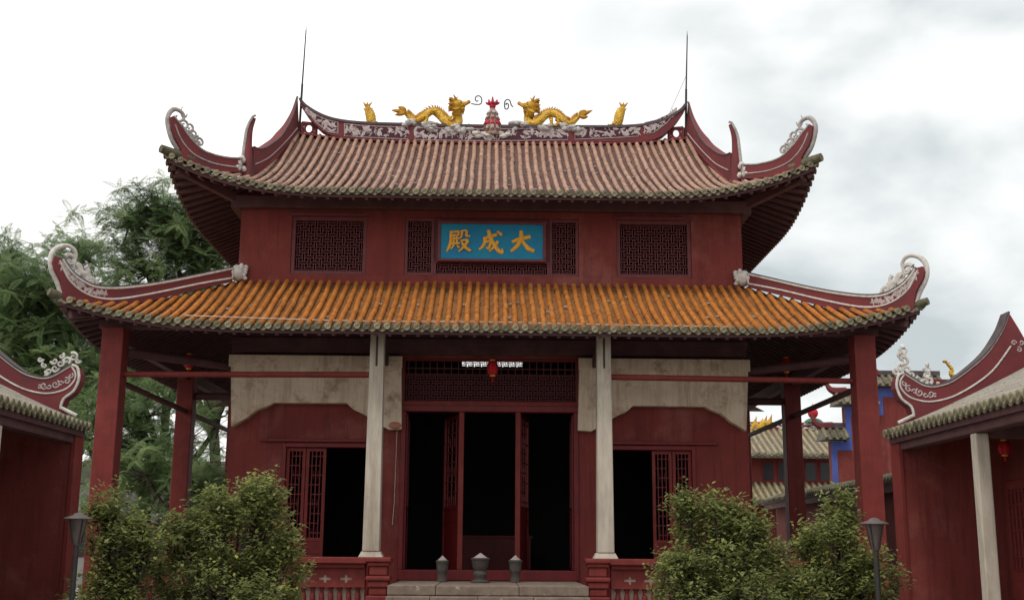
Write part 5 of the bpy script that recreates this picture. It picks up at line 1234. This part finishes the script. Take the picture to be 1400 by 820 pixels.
tree(gbase(205, 27), 12, [cl(110, 345, 27, 36, 18, 22), cl(150, 420, 27, 70, 40, 60), cl(225, 445, 27, 60, 36, 48), cl(140, 500, 27, 60, 34, 38), cl(235, 520, 27, 50, 34, 28)], 'dark leafy tree behind the curled end of the lower roof', 2, fl=.72)
tree(gbase(40, 20), 11, [cl(55, 400, 20, 60, 38, 54), cl(20, 450, 20, 60, 40, 50), cl(75, 480, 20, 60, 38, 44), cl(40, 540, 20, 70, 36, 44), cl(115, 530, 20, 44, 36, 26)], 'broad dark green tree above the left side hall', 3, fl=.68)
tree(gbase(-30, 24), 13, [cl(-10, 360, 24, 40, 26, 34), cl(-40, 430, 24, 60, 44, 40), cl(10, 380, 24, 30, 20, 16)], 'light green tree at the left edge of the picture', 4, fl=.72)
tree(gbase(190, 16), 9, [cl(190, 560, 16, 46, 40, 34), cl(215, 610, 16, 56, 36, 34), cl(120, 590, 16, 40, 40, 24), cl(300, 560, 16, 26, 36, 12), cl(270, 640, 16, 40, 26, 16), cl(155, 640, 16, 40, 26, 16)], 'shorter tree seen between the left veranda columns', 5, fl=.58)

tree(gbase(255, 12), 5.5, [cl(200, 640, 12, 34, 26, 16), cl(265, 655, 12, 30, 26, 14), cl(230, 690, 12, 60, 24, 22), cl(305, 670, 12, 26, 30, 12), cl(130, 690, 12, 30, 24, 10)], 'low leafy tree above the left shrubs, behind the veranda', 6, fl=.5)
# shrubs
def leafy_bush(base, clumps, nleaf, label, seed, size=.092, name='shrub'):
    r = np.random.default_rng(seed); R = random.Random(seed); d = based(name, tuple(base), label, 'shrub', 'shrubs before the hall')
    extra = []
    for (x, y, z, rx, wgt, rz) in clumps:          # loose sprays sticking out of the rounded mass
        for k in range(int(5+rx*14)):
            a = R.uniform(0, 6.28); el = R.uniform(.1, 1.4); q = rx*R.uniform(.85, 1.12)
            extra.append((x+q*math.cos(a)*math.cos(el), y+q*math.sin(a)*math.cos(el), z+rz*R.uniform(.9, 1.18)*math.sin(el), R.uniform(.07, .17), .075, R.uniform(.1, .26)))
    clumps = [(x, y, z, rx*.88, w_*.55, rz*.88) for (x, y, z, rx, w_, rz) in clumps]+extra; B = np.array(base, float)
    tw = MB(); P = []; D = []
    tot = sum(c[4] for c in clumps)
    for (x, y, z, rx, wgt, rz) in clumps:
        c = V(x, y, z)-B; n = int(nleaf*wgt/tot); ntw = max(2, n//26)
        tw.tube([V(R.uniform(-.05, .05), R.uniform(-.05, .05), 0), c*.5+V(0, 0, -.1), c], [.035, .025, .012], 5)
        for k in range(ntw):
            u = r.normal(size=3); u /= np.linalg.norm(u); u[2] = u[2]*.9+.15; rr = r.uniform(.25, 1)**.45; q = c+u*V(rx, rx, rz)*rr
            q *= 1
            if k % 2 == 0: tw.tube([c*.6+q*.4-V(0, 0, .06), q], [.008, .004], 4, cap=False)
            dirn = unit(u*.8+V(0, 0, .8)); L_ = r.uniform(.12, .34)
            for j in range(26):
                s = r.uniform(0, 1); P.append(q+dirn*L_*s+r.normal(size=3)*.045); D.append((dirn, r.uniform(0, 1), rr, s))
    P = np.array(P); n = len(P)
    if P[:, 2].min() < -B[2]+.03: P[:, 2] = np.maximum(P[:, 2], .03)
    az = r.uniform(0, 6.283, n); el = r.uniform(-.5, .9, n); l = size*r.uniform(.45, 1.35, n)
    dx = np.stack([np.cos(az)*np.cos(el), np.sin(az)*np.cos(el), np.sin(el)], 1); sx = np.stack([-np.sin(az), np.cos(az), r.uniform(-.5, .5, n)], 1)
    v = np.stack([P, P+dx*l[:, None]*.5+sx*l[:, None]*.24, P+dx*l[:, None]+np.array([0, 0, -.012]), P+dx*l[:, None]*.5-sx*l[:, None]*.24], 1).reshape(-1, 3)
    q = np.arange(n*4).reshape(-1, 4)
    cl_ = r.uniform(-.12, .12, (n//26)+1).repeat(26)[:n]
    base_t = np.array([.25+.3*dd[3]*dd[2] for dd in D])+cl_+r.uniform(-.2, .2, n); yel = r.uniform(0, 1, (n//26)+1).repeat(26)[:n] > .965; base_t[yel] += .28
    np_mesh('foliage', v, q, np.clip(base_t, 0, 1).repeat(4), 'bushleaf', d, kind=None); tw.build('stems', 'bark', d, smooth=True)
def bc(px_, py_, Y, rpx, w, rpz=None):
    p = at(px_, py_, Y); m = (Y+25.5)/1600; return (p[0], p[1], p[2], rpx*m, w, (rpz or rpx)*m)
BY = -6.6
leafy_bush((at(310, 800, BY)[0], BY, 0), [bc(325, 752, BY, 72, 4, 62), bc(258, 802, BY+.3, 54, 2.4, 48), bc(378, 805, BY, 40, 1.6, 46), bc(350, 706, BY, 32, 1.2, 34), bc(305, 850, BY-.2, 110, 3, 60), bc(244, 752, BY, 16, .5, 24), bc(290, 722, BY, 24, .6, 22)], 26000, 'largest rounded shrub left of the steps, before the left door', 21)
BY2 = -7.2
leafy_bush((at(165, 800, BY2)[0], BY2, 0), [bc(160, 775, BY2, 42, 2, 52), bc(188, 772, BY2, 26, 1, 34), bc(150, 840, BY2, 46, 2, 50), bc(146, 722, BY2, 20, .5, 20)], 10000, 'narrow reddish shrub beside the left lamp post', 22)
leafy_bush((at(990, 800, BY)[0], BY, 0), [bc(985, 792, BY, 68, 4, 56), bc(930, 822, BY, 38, 1.6, 42), bc(1042, 806, BY+.3, 42, 2, 46), bc(1000, 855, BY-.2, 106, 3, 52), bc(940, 728, BY, 13, .4, 26), bc(985, 728, BY, 28, .8, 24), bc(1025, 742, BY, 24, .6, 22)], 25000, 'broad shrub right of the steps, before the right door', 23)
leafy_bush((at(1145, 800, BY2)[0], BY2, 0), [bc(1145, 782, BY2, 42, 2, 48), bc(1108, 830, BY2, 44, 2, 42), bc(1190, 818, BY2, 36, 1.4, 42), bc(1150, 845, BY2, 80, 2, 48), bc(1154, 722, BY2+.2, 14, .4, 28), bc(1108, 765, BY2, 14, .4, 18)], 15000, 'shrub at the foot of the right corner column', 24)

# ------------------------------------------------------------------ lamp posts
def lamp(px_, py_, Y, label):
    p = at(px_, py_, Y); H = p[2]; d = based('lamp_post', (p[0], Y, 0), label, 'lamp', 'courtyard lamp posts')
    mb = MB(); mb.lathe([(.10, 0), (.10, .06), (.05, .1), (.036, .3), (.036, H-.42)], (0, 0, 0), 12); mb.build('post', 'iron', d, smooth=True)
    mb = MB(); mb.lathe([(.04, H-.42), (.055, H-.40), (.06, H-.33), (.125, H-.075)], (0, 0, 0), 14); mb.build('shade', 'lampglass', d, smooth=True)
    mb = MB(); mb.lathe([(.18, H-.075), (.19, H-.065), (.18, H-.05), (.08, H-.02), (.06, H+.005), (.02, H+.015)], (0, 0, 0), 18); mb.build('cap', 'lampgrey', d, smooth=True)
    for k in range(4):
        a = math.pi/4+k*math.pi/2; mb = MB(); mb.tube([V(.06*math.cos(a), .06*math.sin(a), H-.40), V(.13*math.cos(a), .13*math.sin(a), H-.075)], .009, 5); mb.build('strut', 'iron', d)
lamp(1195, 709, -9.3, 'dark lamp post with flat round cap beside the right shrub')
lamp(108, 702, -9.3, 'dark lamp post with flat round cap beside the left side hall')
